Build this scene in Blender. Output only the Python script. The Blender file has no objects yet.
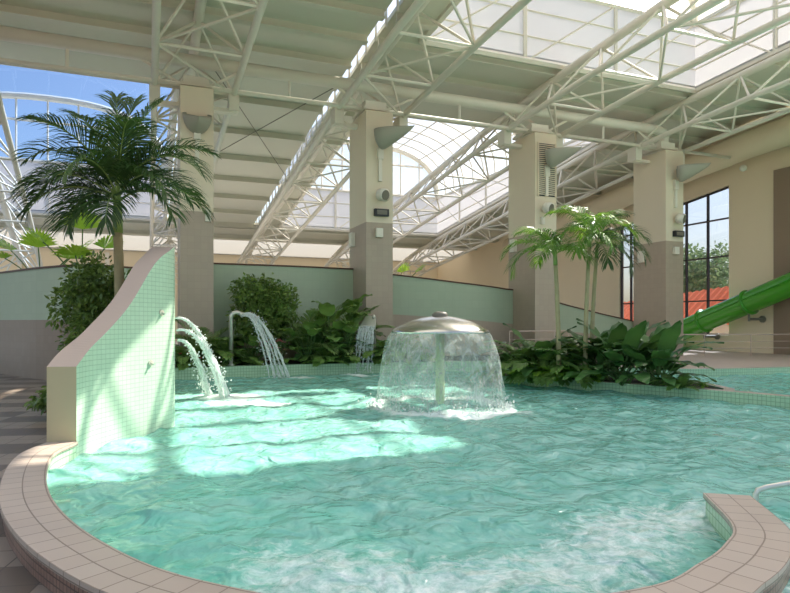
import bpy, math, random
import numpy as np
from mathutils import Vector, Matrix

random.seed(7)
rng = np.random.default_rng(11)
scene = bpy.context.scene
COL = scene.collection
PI = math.pi
CAMZ = 1.6
A = math.radians(21.7)
UX, UY = math.cos(A), math.sin(A)          # along the pillar row
VX, VY = -math.sin(A), math.cos(A)         # along the roof trusses


def P(u, v, z=0.0):
    return Vector((u * UX + v * VX, u * UY + v * VY, z))


def lerp(a, b, t):
    return a + (b - a) * t


def interp(tab, v):
    xs, ys = zip(*tab)
    return float(np.interp(v, xs, ys))


# ---------------------------------------------------------------- mesh builder
class MB:
    def __init__(s):
        s.v, s.f, s.m, s.uv = [], [], [], []
        s.has_uv = False

    def face(s, pts, mat=0, uv=None):
        n = len(s.v)
        s.v.extend([tuple(p) for p in pts])
        s.f.append(tuple(range(n, n + len(pts))))
        s.m.append(mat)
        s.uv.append(uv)
        if uv:
            s.has_uv = True

    def box(s, c, size, ax=None, mat=0):
        c = Vector(c)
        ex, ey, ez = ax or (Vector((1, 0, 0)), Vector((0, 1, 0)), Vector((0, 0, 1)))
        hx, hy, hz = ex * size[0] / 2, ey * size[1] / 2, ez * size[2] / 2
        q = [c + hx * a + hy * b + hz * d for a, b, d in
             ((-1, -1, -1), (1, -1, -1), (1, 1, -1), (-1, 1, -1), (-1, -1, 1), (1, -1, 1), (1, 1, 1), (-1, 1, 1))]
        n = len(s.v)
        s.v.extend([tuple(p) for p in q])
        for f in ((0, 3, 2, 1), (4, 5, 6, 7), (0, 1, 5, 4), (1, 2, 6, 5), (2, 3, 7, 6), (3, 0, 4, 7)):
            s.f.append(tuple(n + i for i in f))
            s.m.append(mat)
            s.uv.append(None)

    def ubox(s, u0, u1, v0, v1, z0, z1, mat=0):
        c = (P(u0, v0, z0) + P(u1, v1, z1)) / 2
        s.box(c, (abs(u1 - u0), abs(v1 - v0), abs(z1 - z0)), (Vector((UX, UY, 0)), Vector((VX, VY, 0)), Vector((0, 0, 1))), mat)

    def tube(s, pts, r, n=8, mat=0, cap=True):
        pts = [Vector(p) for p in pts]
        rs = r if hasattr(r, '__len__') else [r] * len(pts)
        base = len(s.v)
        t0 = (pts[1] - pts[0]).normalized()
        ref = Vector((0, 0, 1)) if abs(t0.z) < .9 else Vector((1, 0, 0))
        x = t0.cross(ref).normalized()
        for i, p in enumerate(pts):
            a = pts[max(i - 1, 0)]
            b = pts[min(i + 1, len(pts) - 1)]
            t = (b - a).normalized()
            x = (x - t * x.dot(t)).normalized()
            y = t.cross(x)
            for k in range(n):
                an = 2 * PI * k / n
                s.v.append(tuple(p + x * (math.cos(an) * rs[i]) + y * (math.sin(an) * rs[i])))
        for i in range(len(pts) - 1):
            for k in range(n):
                k2 = (k + 1) % n
                s.f.append((base + i * n + k, base + i * n + k2, base + (i + 1) * n + k2, base + (i + 1) * n + k))
                s.m.append(mat)
                s.uv.append(None)
        if cap:
            for o, rev in ((0, True), ((len(pts) - 1) * n, False)):
                ids = [base + o + k for k in range(n)]
                s.f.append(tuple(reversed(ids)) if rev else tuple(ids))
                s.m.append(mat)
                s.uv.append(None)

    def lathe(s, prof, c=(0, 0, 0), n=32, mat=0, jit=None):
        base = len(s.v)
        for i, (r, z) in enumerate(prof):
            for k in range(n):
                an = 2 * PI * k / n
                rr = r if jit is None else r + jit(an, z)
                s.v.append((c[0] + rr * math.cos(an), c[1] + rr * math.sin(an), c[2] + z))
        for i in range(len(prof) - 1):
            for k in range(n):
                k2 = (k + 1) % n
                s.f.append((base + i * n + k, base + i * n + k2, base + (i + 1) * n + k2, base + (i + 1) * n + k))
                s.m.append(mat)
                s.uv.append(None)

    def ball(s, c, r, n=6, mat=0, sz=1.0):
        s.lathe([(r * math.sin(PI * i / n) + 1e-4, -r * sz * math.cos(PI * i / n)) for i in range(n + 1)], c, n + 2, mat)

    def grid(s, rows, mat=0, uvrows=None):
        base = len(s.v)
        nc = len(rows[0])
        for r in rows:
            s.v.extend([tuple(p) for p in r])
        for i in range(len(rows) - 1):
            for k in range(nc - 1):
                s.f.append((base + i * nc + k, base + i * nc + k + 1, base + (i + 1) * nc + k + 1, base + (i + 1) * nc + k))
                s.m.append(mat)
                if uvrows:
                    s.has_uv = True
                    s.uv.append((uvrows[i][k], uvrows[i][k + 1], uvrows[i + 1][k + 1], uvrows[i + 1][k]))
                else:
                    s.uv.append(None)

    def mesh(s, name, mats, smooth=False):
        me = bpy.data.meshes.new(name)
        me.from_pydata(s.v, [], s.f)
        for m in (mats if isinstance(mats, (list, tuple)) else [mats]):
            me.materials.append(m)
        me.polygons.foreach_set('material_index', s.m)
        if smooth:
            me.polygons.foreach_set('use_smooth', [True] * len(s.f))
        if s.has_uv:
            lay = me.uv_layers.new(name='UVMap')
            flat = []
            for f, uv in zip(s.f, s.uv):
                for i in range(len(f)):
                    flat.extend(uv[i] if uv else (0, 0))
            lay.data.foreach_set('uv', flat)
        me.update()
        return me

    def build(s, name, mats, parent=None, smooth=False, world=True):
        return link(name, s.mesh(name, mats, smooth), parent, world)


def link(name, me, parent=None, world=True):
    o = bpy.data.objects.new(name, me)
    COL.objects.link(o)
    if parent is not None:
        o.parent = parent
        if world:
            mw = parent_world(parent)
            o.matrix_parent_inverse = mw.inverted()
    return o


def parent_world(o):
    m = Matrix.LocRotScale(o.location, o.rotation_euler, o.scale)
    if o.parent is not None:
        m = parent_world(o.parent) @ o.matrix_parent_inverse @ m
    return m


def tag(o, label, cat, group=None, kind=None):
    if label:
        o['label'] = label
    if cat:
        o['category'] = cat
    if group:
        o['group'] = group
    if kind:
        o['kind'] = kind
    return o


def thing(name, label, cat, loc=(0, 0, 0), group=None, rz=0.0, kind=None):
    o = bpy.data.objects.new(name, None)
    o.empty_display_size = .2
    COL.objects.link(o)
    o.location = loc
    o.rotation_euler = (0, 0, rz)
    return tag(o, label, cat, group, kind)


def struct(o, label=None, cat=None):
    o['kind'] = 'structure'
    if label:
        o['label'] = label
    if o.parent is None:
        o['category'] = cat or 'building part'
    return o


def spline(pts, per=10):
    pts = [np.array(p, float) for p in pts]
    pts = [2 * pts[0] - pts[1]] + pts + [2 * pts[-1] - pts[-2]]
    out = []
    for i in range(1, len(pts) - 2):
        p0, p1, p2, p3 = pts[i - 1:i + 3]
        for k in range(per):
            t = k / per
            out.append(.5 * ((2 * p1) + (-p0 + p2) * t + (2 * p0 - 5 * p1 + 4 * p2 - p3) * t * t + (-p0 + 3 * p1 - 3 * p2 + p3) * t ** 3))
    out.append(pts[-2])
    return out


def offset_curve(pl, off):
    """shift a plan polyline to its left by off"""
    out = []
    for i in range(len(pl)):
        a, b = pl[max(i - 1, 0)], pl[min(i + 1, len(pl) - 1)]
        d = np.array([b[0] - a[0], b[1] - a[1]])
        d /= np.linalg.norm(d) + 1e-9
        out.append(np.array([pl[i][0] - d[1] * off, pl[i][1] + d[0] * off]))
    return out


def band(mb, right, left, zb, zt, mats=(0, 1, 2), caps=(True, True)):
    """a curved wall between two plan polylines. mats: right face, left face, top"""
    n = len(right)
    L = [0.0]
    for i in range(1, n):
        L.append(L[-1] + float(np.linalg.norm(np.array(right[i][:2]) - np.array(right[i - 1][:2]))))
    ZB = zb if hasattr(zb, '__len__') else [zb] * n
    ZT = zt if hasattr(zt, '__len__') else [zt] * n
    for i in range(n - 1):
        r0, r1, l0, l1 = right[i], right[i + 1], left[i], left[i + 1]
        a, b = L[i], L[i + 1]
        mb.face([(r0[0], r0[1], ZB[i]), (r1[0], r1[1], ZB[i + 1]), (r1[0], r1[1], ZT[i + 1]), (r0[0], r0[1], ZT[i])], mats[0],
                [(a, ZB[i]), (b, ZB[i + 1]), (b, ZT[i + 1]), (a, ZT[i])])
        mb.face([(l1[0], l1[1], ZB[i + 1]), (l0[0], l0[1], ZB[i]), (l0[0], l0[1], ZT[i]), (l1[0], l1[1], ZT[i + 1])], mats[1],
                [(b, ZB[i + 1]), (a, ZB[i]), (a, ZT[i]), (b, ZT[i + 1])])
        w = float(np.linalg.norm(np.array(r0[:2]) - np.array(l0[:2])))
        mb.face([(r0[0], r0[1], ZT[i]), (r1[0], r1[1], ZT[i + 1]), (l1[0], l1[1], ZT[i + 1]), (l0[0], l0[1], ZT[i])], mats[2],
                [(a, 0), (b, 0), (b, w), (a, w)])
    for end, i in ((0, 0), (1, n - 1)):
        if caps[end]:
            r, l = right[i], left[i]
            w = float(np.linalg.norm(np.array(r[:2]) - np.array(l[:2])))
            q = [(l[0], l[1], ZB[i]), (r[0], r[1], ZB[i]), (r[0], r[1], ZT[i]), (l[0], l[1], ZT[i])]
            mb.face(q if end == 0 else q[::-1], mats[3] if len(mats) > 3 else mats[1], [(0, ZB[i]), (w, ZB[i]), (w, ZT[i]), (0, ZT[i])] if end == 0 else [(0, ZT[i]), (w, ZT[i]), (w, ZB[i]), (0, ZB[i])])


def polygon(mb, pts, z, mat=0):
    """flat polygon (any simple outline), triangulated"""
    from mathutils.geometry import tessellate_polygon
    vs = [Vector((p[0], p[1], z)) for p in pts]
    for tri in tessellate_polygon([vs]):
        q = [vs[i] for i in tri]
        nz = (q[1] - q[0]).cross(q[2] - q[0]).z
        if nz < 0:
            q = q[::-1]
        mb.face(q, mat, [(p.x, p.y) for p in q])


# ---------------------------------------------------------------- materials
def srgb(r, g, b):
    return tuple(((c / 255) / 12.92 if c / 255 <= .04045 else ((c / 255 + .055) / 1.055) ** 2.4) for c in (r, g, b)) + (1,)


def new_mat(name):
    m = bpy.data.materials.new(name)
    m.use_nodes = True
    nt = m.node_tree
    nt.nodes.clear()
    out = nt.nodes.new('ShaderNodeOutputMaterial')
    return m, nt, out


def N(nt, kind, **kw):
    n = nt.nodes.new('ShaderNode' + kind)
    for k, v in kw.items():
        if k in n.inputs:
            n.inputs[k].default_value = v
        else:
            setattr(n, k, v)
    return n


def plain(name, c, rough=.6, metal=0.0, var=.06, vscale=3.0, bump=0.0, bscale=40, spec=.4, coord='Object'):
    m, nt, out = new_mat(name)
    b = N(nt, 'BsdfPrincipled', Roughness=rough, Metallic=metal)
    b.inputs['Specular IOR Level'].default_value = spec
    tc = N(nt, 'TexCoord')
    nz = N(nt, 'TexNoise', Scale=vscale, Detail=4.0)
    nt.links.new(tc.outputs[coord], nz.inputs['Vector'])
    mx = N(nt, 'MixRGB', blend_type='MIX')
    mx.inputs[1].default_value = tuple(min(1, x * (1 - var)) for x in c[:3]) + (1,)
    mx.inputs[2].default_value = tuple(min(1, x * (1 + var)) for x in c[:3]) + (1,)
    nt.links.new(nz.outputs['Fac'], mx.inputs[0])
    nt.links.new(mx.outputs[0], b.inputs['Base Color'])
    if bump:
        n2 = N(nt, 'TexNoise', Scale=bscale, Detail=3.0)
        nt.links.new(tc.outputs[coord], n2.inputs['Vector'])
        bp = N(nt, 'Bump', Strength=bump, Distance=.02)
        nt.links.new(n2.outputs['Fac'], bp.inputs['Height'])
        nt.links.new(bp.outputs[0], b.inputs['Normal'])
    nt.links.new(b.outputs[0], out.inputs[0])
    return m


def tiled(name, c1, c2, grout, bw, bh, mortar, rough=.25, offset=0.0, bump=.3, spec=.5):
    m, nt, out = new_mat(name)
    b = N(nt, 'BsdfPrincipled', Roughness=rough)
    b.inputs['Specular IOR Level'].default_value = spec
    uv = N(nt, 'UVMap')
    br = N(nt, 'TexBrick', offset=offset, squash=1.0)
    br.inputs['Scale'].default_value = 1.0
    br.inputs['Color1'].default_value = c1
    br.inputs['Color2'].default_value = c2
    br.inputs['Mortar'].default_value = grout
    br.inputs['Mortar Size'].default_value = mortar
    br.inputs['Mortar Smooth'].default_value = .1
    br.inputs['Brick Width'].default_value = bw
    br.inputs['Row Height'].default_value = bh
    nt.links.new(uv.outputs[0], br.inputs['Vector'])
    nt.links.new(br.outputs['Color'], b.inputs['Base Color'])
    bp = N(nt, 'Bump', Strength=bump, Distance=.004, invert=True)
    nt.links.new(br.outputs['Fac'], bp.inputs['Height'])
    nt.links.new(bp.outputs[0], b.inputs['Normal'])
    nt.links.new(b.outputs[0], out.inputs[0])
    return m


def leafy(name, c1, c2, rough=.38, trans=.3, scale=2.5):
    m, nt, out = new_mat(name)
    b = N(nt, 'BsdfPrincipled', Roughness=rough)
    b.inputs['Specular IOR Level'].default_value = .45
    tr = N(nt, 'BsdfTranslucent')
    tc = N(nt, 'TexCoord')
    nz = N(nt, 'TexNoise', Scale=scale, Detail=3.0)
    nt.links.new(tc.outputs['Object'], nz.inputs['Vector'])
    rp = N(nt, 'ValToRGB')
    rp.color_ramp.elements[0].position, rp.color_ramp.elements[1].position = .35, .65
    rp.color_ramp.elements[0].color, rp.color_ramp.elements[1].color = c1, c2
    nt.links.new(nz.outputs['Fac'], rp.inputs[0])
    nt.links.new(rp.outputs[0], b.inputs['Base Color'])
    hs = N(nt, 'HueSaturation', Hue=.485, Saturation=1.1, Value=1.5)
    nt.links.new(rp.outputs[0], hs.inputs['Color'])
    nt.links.new(hs.outputs[0], tr.inputs['Color'])
    mx = N(nt, 'MixShader')
    mx.inputs[0].default_value = trans
    nt.links.new(b.outputs[0], mx.inputs[1])
    nt.links.new(tr.outputs[0], mx.inputs[2])
    nt.links.new(mx.outputs[0], out.inputs[0])
    return m


def glassy(name, tint, gloss=.08, frost=0.0, frostcol=(1, 1, 1, 1), solid=.35):
    m, nt, out = new_mat(name)
    t = N(nt, 'BsdfTransparent', Color=tint)
    g = N(nt, 'BsdfGlossy', Roughness=.02)
    mx = N(nt, 'MixShader')
    mx.inputs[0].default_value = gloss
    nt.links.new(t.outputs[0], mx.inputs[1])
    nt.links.new(g.outputs[0], mx.inputs[2])
    last = mx
    if frost:
        tr = N(nt, 'BsdfTranslucent', Color=frostcol)
        df = N(nt, 'BsdfDiffuse', Color=frostcol)
        m1 = N(nt, 'MixShader')
        m1.inputs[0].default_value = solid
        nt.links.new(tr.outputs[0], m1.inputs[1])
        nt.links.new(df.outputs[0], m1.inputs[2])
        m2 = N(nt, 'MixShader')
        m2.inputs[0].default_value = frost
        nt.links.new(mx.outputs[0], m2.inputs[1])
        nt.links.new(m1.outputs[0], m2.inputs[2])
        last = m2
    nt.links.new(last.outputs[0], out.inputs[0])
    return m


M = {}
M['cream'] = plain('cream_plaster', srgb(226, 213, 190), .75, var=.03, vscale=.7)
M['taupe'] = tiled('taupe_wall_tile', srgb(178, 161, 142), srgb(174, 157, 139), srgb(168, 152, 134), .2, .2, .004, .4, bump=.1)
M['taupeshade'] = tiled('shaded_taupe_tile', srgb(146, 128, 113), srgb(142, 124, 109), srgb(136, 119, 105), .2, .2, .004, .4, bump=.1)  # the taupe tile again, with the left wall's shade put into its colour
M['wallcream'] = plain('cream_hall_wall', srgb(230, 214, 186), .8, var=.04, vscale=.5)
M['brownwall'] = plain('brown_grey_wall', srgb(150, 130, 112), .8, var=.03, vscale=.5)
M['steel'] = plain('white_painted_steel', srgb(226, 220, 206), .45, var=.03, vscale=1.5)
M['deck'] = plain('pale_green_ceiling_deck', srgb(212, 210, 194), .6, var=.03, vscale=.6)
M['mosaic'] = tiled('mint_mosaic', srgb(186, 208, 184), srgb(181, 203, 179), srgb(146, 170, 148), .09, .062, .0028, .22, bump=.15)
M['rimmosaic'] = tiled('pale_green_rim_mosaic', srgb(184, 208, 176), srgb(172, 200, 168), srgb(140, 168, 138), .08, .08, .006, .25)
M['basin'] = tiled('aqua_basin_tile', srgb(150, 225, 205), srgb(140, 218, 198), srgb(120, 190, 170), .2, .2, .006, .4)
M['coping'] = tiled('pink_beige_coping_tile', srgb(186, 170, 156), srgb(180, 163, 149), srgb(132, 115, 102), .2, .167, .005, .4)
M['brownmosaic'] = tiled('brown_rim_mosaic', srgb(150, 116, 100), srgb(138, 104, 90), srgb(92, 70, 60), .05, .05, .005, .35)
M['captop'] = plain('pink_beige_render', srgb(196, 176, 162), .7, var=.03)
M['hallfloor'] = plain('pale_hall_floor', srgb(228, 222, 212), .5, var=.03)
M['capend'] = plain('khaki_render', srgb(186, 172, 138), .7, var=.04)
M['greenwall'] = tiled('sage_green_wall', srgb(172, 186, 160), srgb(169, 183, 157), srgb(164, 178, 153), .3, .3, .005, .5, bump=.05)
M['bluegreen'] = plain('sage_uplight', srgb(164, 162, 148), .5, var=.03)
M['trimdark'] = plain('dark_brown_trim', srgb(88, 62, 50), .5)
M['chrome'] = plain('brushed_stainless', (.62, .6, .56, 1), .22, 1.0, var=.05, bump=.03, bscale=60)
M['pipe'] = plain('stainless_pipe', (.72, .68, .6, 1), .3, .55)
M['stem'] = plain('greenish_column_paint', srgb(190, 200, 160), .35, var=.1, vscale=12)
M['black'] = plain('black_plastic', (.03, .032, .035, 1), .4)
M['dark'] = plain('dark_window_frame', (.045, .035, .035, 1), .5)
M['white'] = plain('white_plastic', srgb(228, 222, 208), .5)
M['louvre'] = plain('grey_louvre', srgb(120, 116, 104), .5)
M['soil'] = plain('dark_soil', (.045, .035, .025, 1), .9, var=.4, vscale=12, bump=.6, bscale=18)
M['slide'] = plain('green_slide_plastic', srgb(70, 156, 40), .22, var=.05, spec=.6)
M['slided'] = plain('green_slide_flange', srgb(62, 150, 36), .35, var=.05)
M['orange'] = plain('orange_roof_tile', srgb(240, 112, 62), .7, var=.15, vscale=4)
M['outwall'] = plain('outside_wall', srgb(235, 225, 205), .8)
M['ground'] = plain('outside_paving', srgb(205, 200, 185), .9, var=.1)
M['bark'] = plain('brown_bark', srgb(112, 92, 66), .85, var=.25, vscale=10, bump=.5, bscale=25)
M['palmtrunk'] = plain('ringed_palm_trunk', srgb(164, 154, 116), .75, var=.2, vscale=8, bump=.3, bscale=20)
M['shaft'] = plain('green_crownshaft', srgb(132, 156, 84), .4, var=.12, vscale=6)
M['palm_dark'] = leafy('deep_green_palm', (.030, .070, .020, 1), (.065, .130, .034, 1), trans=.3)
M['palm_bright'] = leafy('bright_green_palm', (.06, .16, .024, 1), (.15, .29, .04, 1), trans=.38)
M['ficus'] = leafy('glossy_ficus_green', (.09, .16, .04, 1), (.22, .33, .085, 1), .3, .32, 5)
M['broad'] = leafy('broad_leaf_green', (.042, .115, .034, 1), (.10, .21, .06, 1), .3, .25, 1.5)
M['split'] = leafy('split_leaf_green', (.09, .18, .045, 1), (.19, .31, .08, 1), .35, .3)
M['lime'] = leafy('lime_fern_green', (.10, .25, .02, 1), (.22, .38, .04, 1), .4, .35)
M['areca'] = leafy('areca_green', (.16, .25, .085, 1), (.28, .38, .14, 1), .4, .3)
M['fan'] = leafy('fan_palm_green', (.30, .50, .07, 1), (.45, .62, .12, 1), .4, .5)
M['tree'] = leafy('tree_green', (.14, .22, .10, 1), (.30, .38, .18, 1), .5, .3, .8)
M['red'] = plain('red_petals', (.55, .05, .05, 1), .6, var=.2)
M['pink'] = plain('pink_petals', (.72, .22, .25, 1), .6, var=.2)
M['petiole'] = plain('green_petiole', (.10, .19, .05, 1), .5)
M['vaultglass'] = glassy('tinted_vault_glass', (.42, .55, .78, 1), .05)
M['frostend'] = glassy('added_frosted_panel', (.9, .9, .92, 1), .05, .97, (.42, .41, .38, 1), .6)
M['hazyglass'] = glassy('hazy_vault_glass', (.70, .74, .80, 1), .05, .2, (.7, .71, .74, 1))
M['frost'] = glassy('frosted_white_panel', (.9, .9, .92, 1), .05, .97, (.62, .62, .66, 1), .82)
M['frostroof'] = glassy('frosted_roof_panel', (.9, .9, .92, 1), .05, .97, (.52, .52, .50, 1))
M['clear'] = glassy('clear_glass', (.93, .95, .96, 1), .05)
M['winglass'] = glassy('tinted_window_glass', (.30, .36, .46, 1), .06)


def floor_material():
    m, nt, out = new_mat('two_tone_deck_tile')
    b = N(nt, 'BsdfPrincipled', Roughness=.45)
    tc = N(nt, 'TexCoord')
    mp = N(nt, 'Mapping')
    mp.inputs['Rotation'].default_value = (0, 0, math.radians(-8))
    nt.links.new(tc.outputs['Object'], mp.inputs['Vector'])
    mc = N(nt, 'Mapping')
    mc.inputs['Scale'].default_value = (1 / 1.625, 1 / .62, 0)
    nt.links.new(mp.outputs[0], mc.inputs['Vector'])
    ck = N(nt, 'TexChecker')
    ck.inputs['Scale'].default_value = 1
    ck.inputs['Color1'].default_value = srgb(150, 134, 119)
    ck.inputs['Color2'].default_value = srgb(108, 93, 80)
    nt.links.new(mc.outputs[0], ck.inputs['Vector'])
    gr = N(nt, 'TexBrick', offset=0.0)
    gr.inputs['Scale'].default_value = 1
    gr.inputs['Brick Width'].default_value = .325
    gr.inputs['Row Height'].default_value = .31
    gr.inputs['Mortar Size'].default_value = .006
    nt.links.new(mp.outputs[0], gr.inputs['Vector'])
    mx = N(nt, 'MixRGB')
    mx.inputs[2].default_value = srgb(92, 80, 70)
    nt.links.new(gr.outputs['Fac'], mx.inputs[0])
    nt.links.new(ck.outputs['Color'], mx.inputs[1])
    nt.links.new(mx.outputs[0], b.inputs['Base Color'])
    nt.links.new(b.outputs[0], out.inputs[0])
    return m


M['floor'] = floor_material()


def water_material():
    m, nt, out = new_mat('turquoise_pool_water')
    tc = N(nt, 'TexCoord')
    at = N(nt, 'Attribute', attribute_name='foam')
    # ripples
    n1 = N(nt, 'TexNoise', Scale=3.4, Detail=2.0)
    n1.inputs['Distortion'].default_value = .6
    n2 = N(nt, 'TexNoise', Scale=13.0, Detail=2.0)
    nt.links.new(tc.outputs['Object'], n1.inputs['Vector'])
    nt.links.new(tc.outputs['Object'], n2.inputs['Vector'])
    b1 = N(nt, 'Bump', Strength=1.0, Distance=.13)
    b2 = N(nt, 'Bump', Strength=.45, Distance=.03)
    nt.links.new(n1.outputs['Fac'], b1.inputs['Height'])
    nt.links.new(n2.outputs['Fac'], b2.inputs['Height'])
    nt.links.new(b1.outputs[0], b2.inputs['Normal'])
    # body of the water
    body = N(nt, 'BsdfPrincipled', Roughness=.05, IOR=1.33)
    nb = N(nt, 'TexNoise', Scale=2.2, Detail=6.0)
    nb.inputs['Distortion'].default_value = 1.2
    nt.links.new(tc.outputs['Object'], nb.inputs['Vector'])
    rp = N(nt, 'ValToRGB')
    e = rp.color_ramp.elements
    e[0].position, e[1].position = .3, .72
    e[0].color, e[1].color = WATER_LO, WATER_HI
    nt.links.new(nb.outputs['Fac'], rp.inputs[0])
    nt.links.new(rp.outputs[0], body.inputs['Base Color'])
    nt.links.new(b2.outputs[0], body.inputs['Normal'])
    tr = N(nt, 'BsdfTransparent', Color=(.45, .86, .78, 1))
    mix = N(nt, 'MixShader')
    mix.inputs[0].default_value = .22
    nt.links.new(body.outputs[0], mix.inputs[1])
    nt.links.new(tr.outputs[0], mix.inputs[2])
    # foam
    nf = N(nt, 'TexNoise', Scale=7.5, Detail=9.0, Roughness=.78)
    nf.inputs['Distortion'].default_value = .5
    nt.links.new(tc.outputs['Object'], nf.inputs['Vector'])
    ad = N(nt, 'Math', operation='ADD')
    nt.links.new(nf.outputs['Fac'], ad.inputs[0])
    nt.links.new(at.outputs['Fac'], ad.inputs[1])
    mr = N(nt, 'MapRange')
    mr.inputs['From Min'].default_value = .82
    mr.inputs['From Max'].default_value = 1.10
    mr.inputs['To Max'].default_value = .85
    nt.links.new(ad.outputs[0], mr.inputs['Value'])
    fo = N(nt, 'BsdfPrincipled', Roughness=.5)
    fo.inputs['Base Color'].default_value = (.86, .92, .9, 1)
    nt.links.new(b2.outputs[0], fo.inputs['Normal'])
    mf = N(nt, 'MixShader')
    nt.links.new(mr.outputs[0], mf.inputs[0])
    nt.links.new(mix.outputs[0], mf.inputs[1])
    nt.links.new(fo.outputs[0], mf.inputs[2])
    nt.links.new(mf.outputs[0], out.inputs[0])
    return m


WATER_LO = (.20, .55, .455, 1)
WATER_HI = (.40, .72, .63, 1)
M['water'] = water_material()


def spray_material(name, opaque_lo, opaque_hi, scale, stretch):
    m, nt, out = new_mat(name)
    tc = N(nt, 'TexCoord')
    mp = N(nt, 'Mapping')
    mp.inputs['Scale'].default_value = (scale, scale, scale * stretch)
    nt.links.new(tc.outputs['Object'], mp.inputs['Vector'])
    nz = N(nt, 'TexNoise', Scale=1.0, Detail=5.0, Roughness=.65)
    nz.inputs['Distortion'].default_value = .8
    nt.links.new(mp.outputs[0], nz.inputs['Vector'])
    mr = N(nt, 'MapRange')
    mr.inputs['From Min'].default_value = .38
    mr.inputs['From Max'].default_value = .72
    mr.inputs['To Min'].default_value = opaque_lo
    mr.inputs['To Max'].default_value = opaque_hi
    nt.links.new(nz.outputs['Fac'], mr.inputs['Value'])
    bp = N(nt, 'Bump', Strength=.8, Distance=.03)
    nt.links.new(nz.outputs['Fac'], bp.inputs['Height'])
    t = N(nt, 'BsdfTransparent', Color=(.95, .98, .96, 1))
    b = N(nt, 'BsdfPrincipled', Roughness=.12, IOR=1.33)
    b.inputs['Base Color'].default_value = (.92, .95, .94, 1)
    nt.links.new(bp.outputs[0], b.inputs['Normal'])
    trl = N(nt, 'BsdfTranslucent', Color=(.95, .97, .96, 1))
    m0 = N(nt, 'MixShader')
    m0.inputs[0].default_value = .4
    nt.links.new(b.outputs[0], m0.inputs[1])
    nt.links.new(trl.outputs[0], m0.inputs[2])
    mx = N(nt, 'MixShader')
    nt.links.new(mr.outputs[0], mx.inputs[0])
    nt.links.new(t.outputs[0], mx.inputs[1])
    nt.links.new(m0.outputs[0], mx.inputs[2])
    nt.links.new(mx.outputs[0], out.inputs[0])
    return m


M['curtain'] = spray_material('falling_water_sheet', .07, .45, 9, .5)
M['jet'] = spray_material('white_water_jet', .6, 1.0, 24, .4)
M['drop'] = spray_material('water_drops', .5, .9, 30, 1)

# ---------------------------------------------------------------- pool plan
rim_in = [(-3.70, 7.20), (-3.62, 6.55), (-3.17, 5.60), (-2.60, 4.72), (-1.88, 3.93), (-1.07, 3.34), (.10, 2.98), (1.28, 3.23), (1.78, 3.58), (2.10, 3.90), (2.34, 4.27), (2.53, 5.05)]
rim_in = spline(rim_in, 8)
rim_out = offset_curve(rim_in, -.30)
RIM_Z = .2

mb = MB()
band(mb, rim_out, rim_in, -1.15, RIM_Z - .04, (0, 1, 2, 1))
rim = struct(mb.build('pool_wall', [M['brownmosaic'], M['rimmosaic'], M['coping']]),
             'low curved pool wall in the foreground, mint mosaic inside and brown mosaic outside', 'pool edge')
mb = MB()
band(mb, offset_curve(rim_out, -.03), offset_curve(rim_in, .02), RIM_Z - .04, RIM_Z, (0, 0, 0, 0))
mb.build('coping', M['coping'], rim)['label'] = 'two rows of pink-beige coping tiles'

# mint mosaic wall that climbs in a sweep
sweep = [(-3.70, 7.20, 1.07), (-3.73, 7.6, 1.27), (-3.68, 8.0, 1.50), (-3.60, 8.45, 1.84), (-3.47, 8.95, 2.42), (-3.40, 9.35, 2.66), (-3.46, 9.75, 2.76),
         (-3.85, 10.6, 2.72), (-4.35, 11.7, 2.45), (-4.9, 13.0, 1.7), (-5.9, 14.6, .9), (-6.8, 15.9, .45)]
sw = spline(sweep, 8)
pl = [p[:2] for p in sw]
mb = MB()
band(mb, pl, offset_curve(pl, .33), -1.15, [p[2] for p in sw], (0, 1, 2, 1))
struct(mb.build('wall_sweep', [M['mosaic'], M['capend'], M['captop']]),
       'mint mosaic wall climbing in a curve beside the pool, with a pink-beige top', 'wall')

# rear rim of the pool
back = spline([(-7.6, 15.4), (-6.6, 16.2), (-5.9, 16.8), (-3.2, 18.1), (-.5, 19.0), (2.5, 19.7), (5.5, 20.2)], 8)
mb = MB()
band(mb, back, offset_curve(back, .3), -1.15, .32, (0, 0, 0, 0))
struct(mb.build('pool_wall', [M['rimmosaic']]), 'pale green mosaic rim along the rear planting bed', 'pool edge')

# right island bed
isl_front = spline([(2.75, 15.9), (3.2, 15.35), (4.03, 14.8), (5.2, 13.8), (6.27, 12.72), (7.4, 11.3), (8.6, 9.6), (10, 7.4)], 8)
mb = MB()
band(mb, isl_front, offset_curve(isl_front, .28), -1.15, .2, (0, 0, 1, 1))
struct(mb.build('pool_wall', [M['rimmosaic'], M['coping']]), 'pale green mosaic rim in front of the palm island', 'pool edge')
isl_back = spline([(2.75, 15.9), (3.1, 17.0), (4.6, 17.2), (6.3, 16.0), (7.0, 14.4), (7.05, 13.0), (6.9, 12.6)], 8)
mb = MB()
band(mb, isl_back, offset_curve(isl_back, -.2), -1.15, .2, (0, 0, 1, 1))
struct(mb.build('planter_wall', [M['rimmosaic'], M['coping']]), 'rear rim of the palm island bed', 'pool edge')
mb = MB()
polygon(mb, [p for p in isl_front[:40]] + isl_back[::-1], .16)
struct(mb.build('bed_ground', M['soil']), 'dark soil of the palm island', 'soil')

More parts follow.
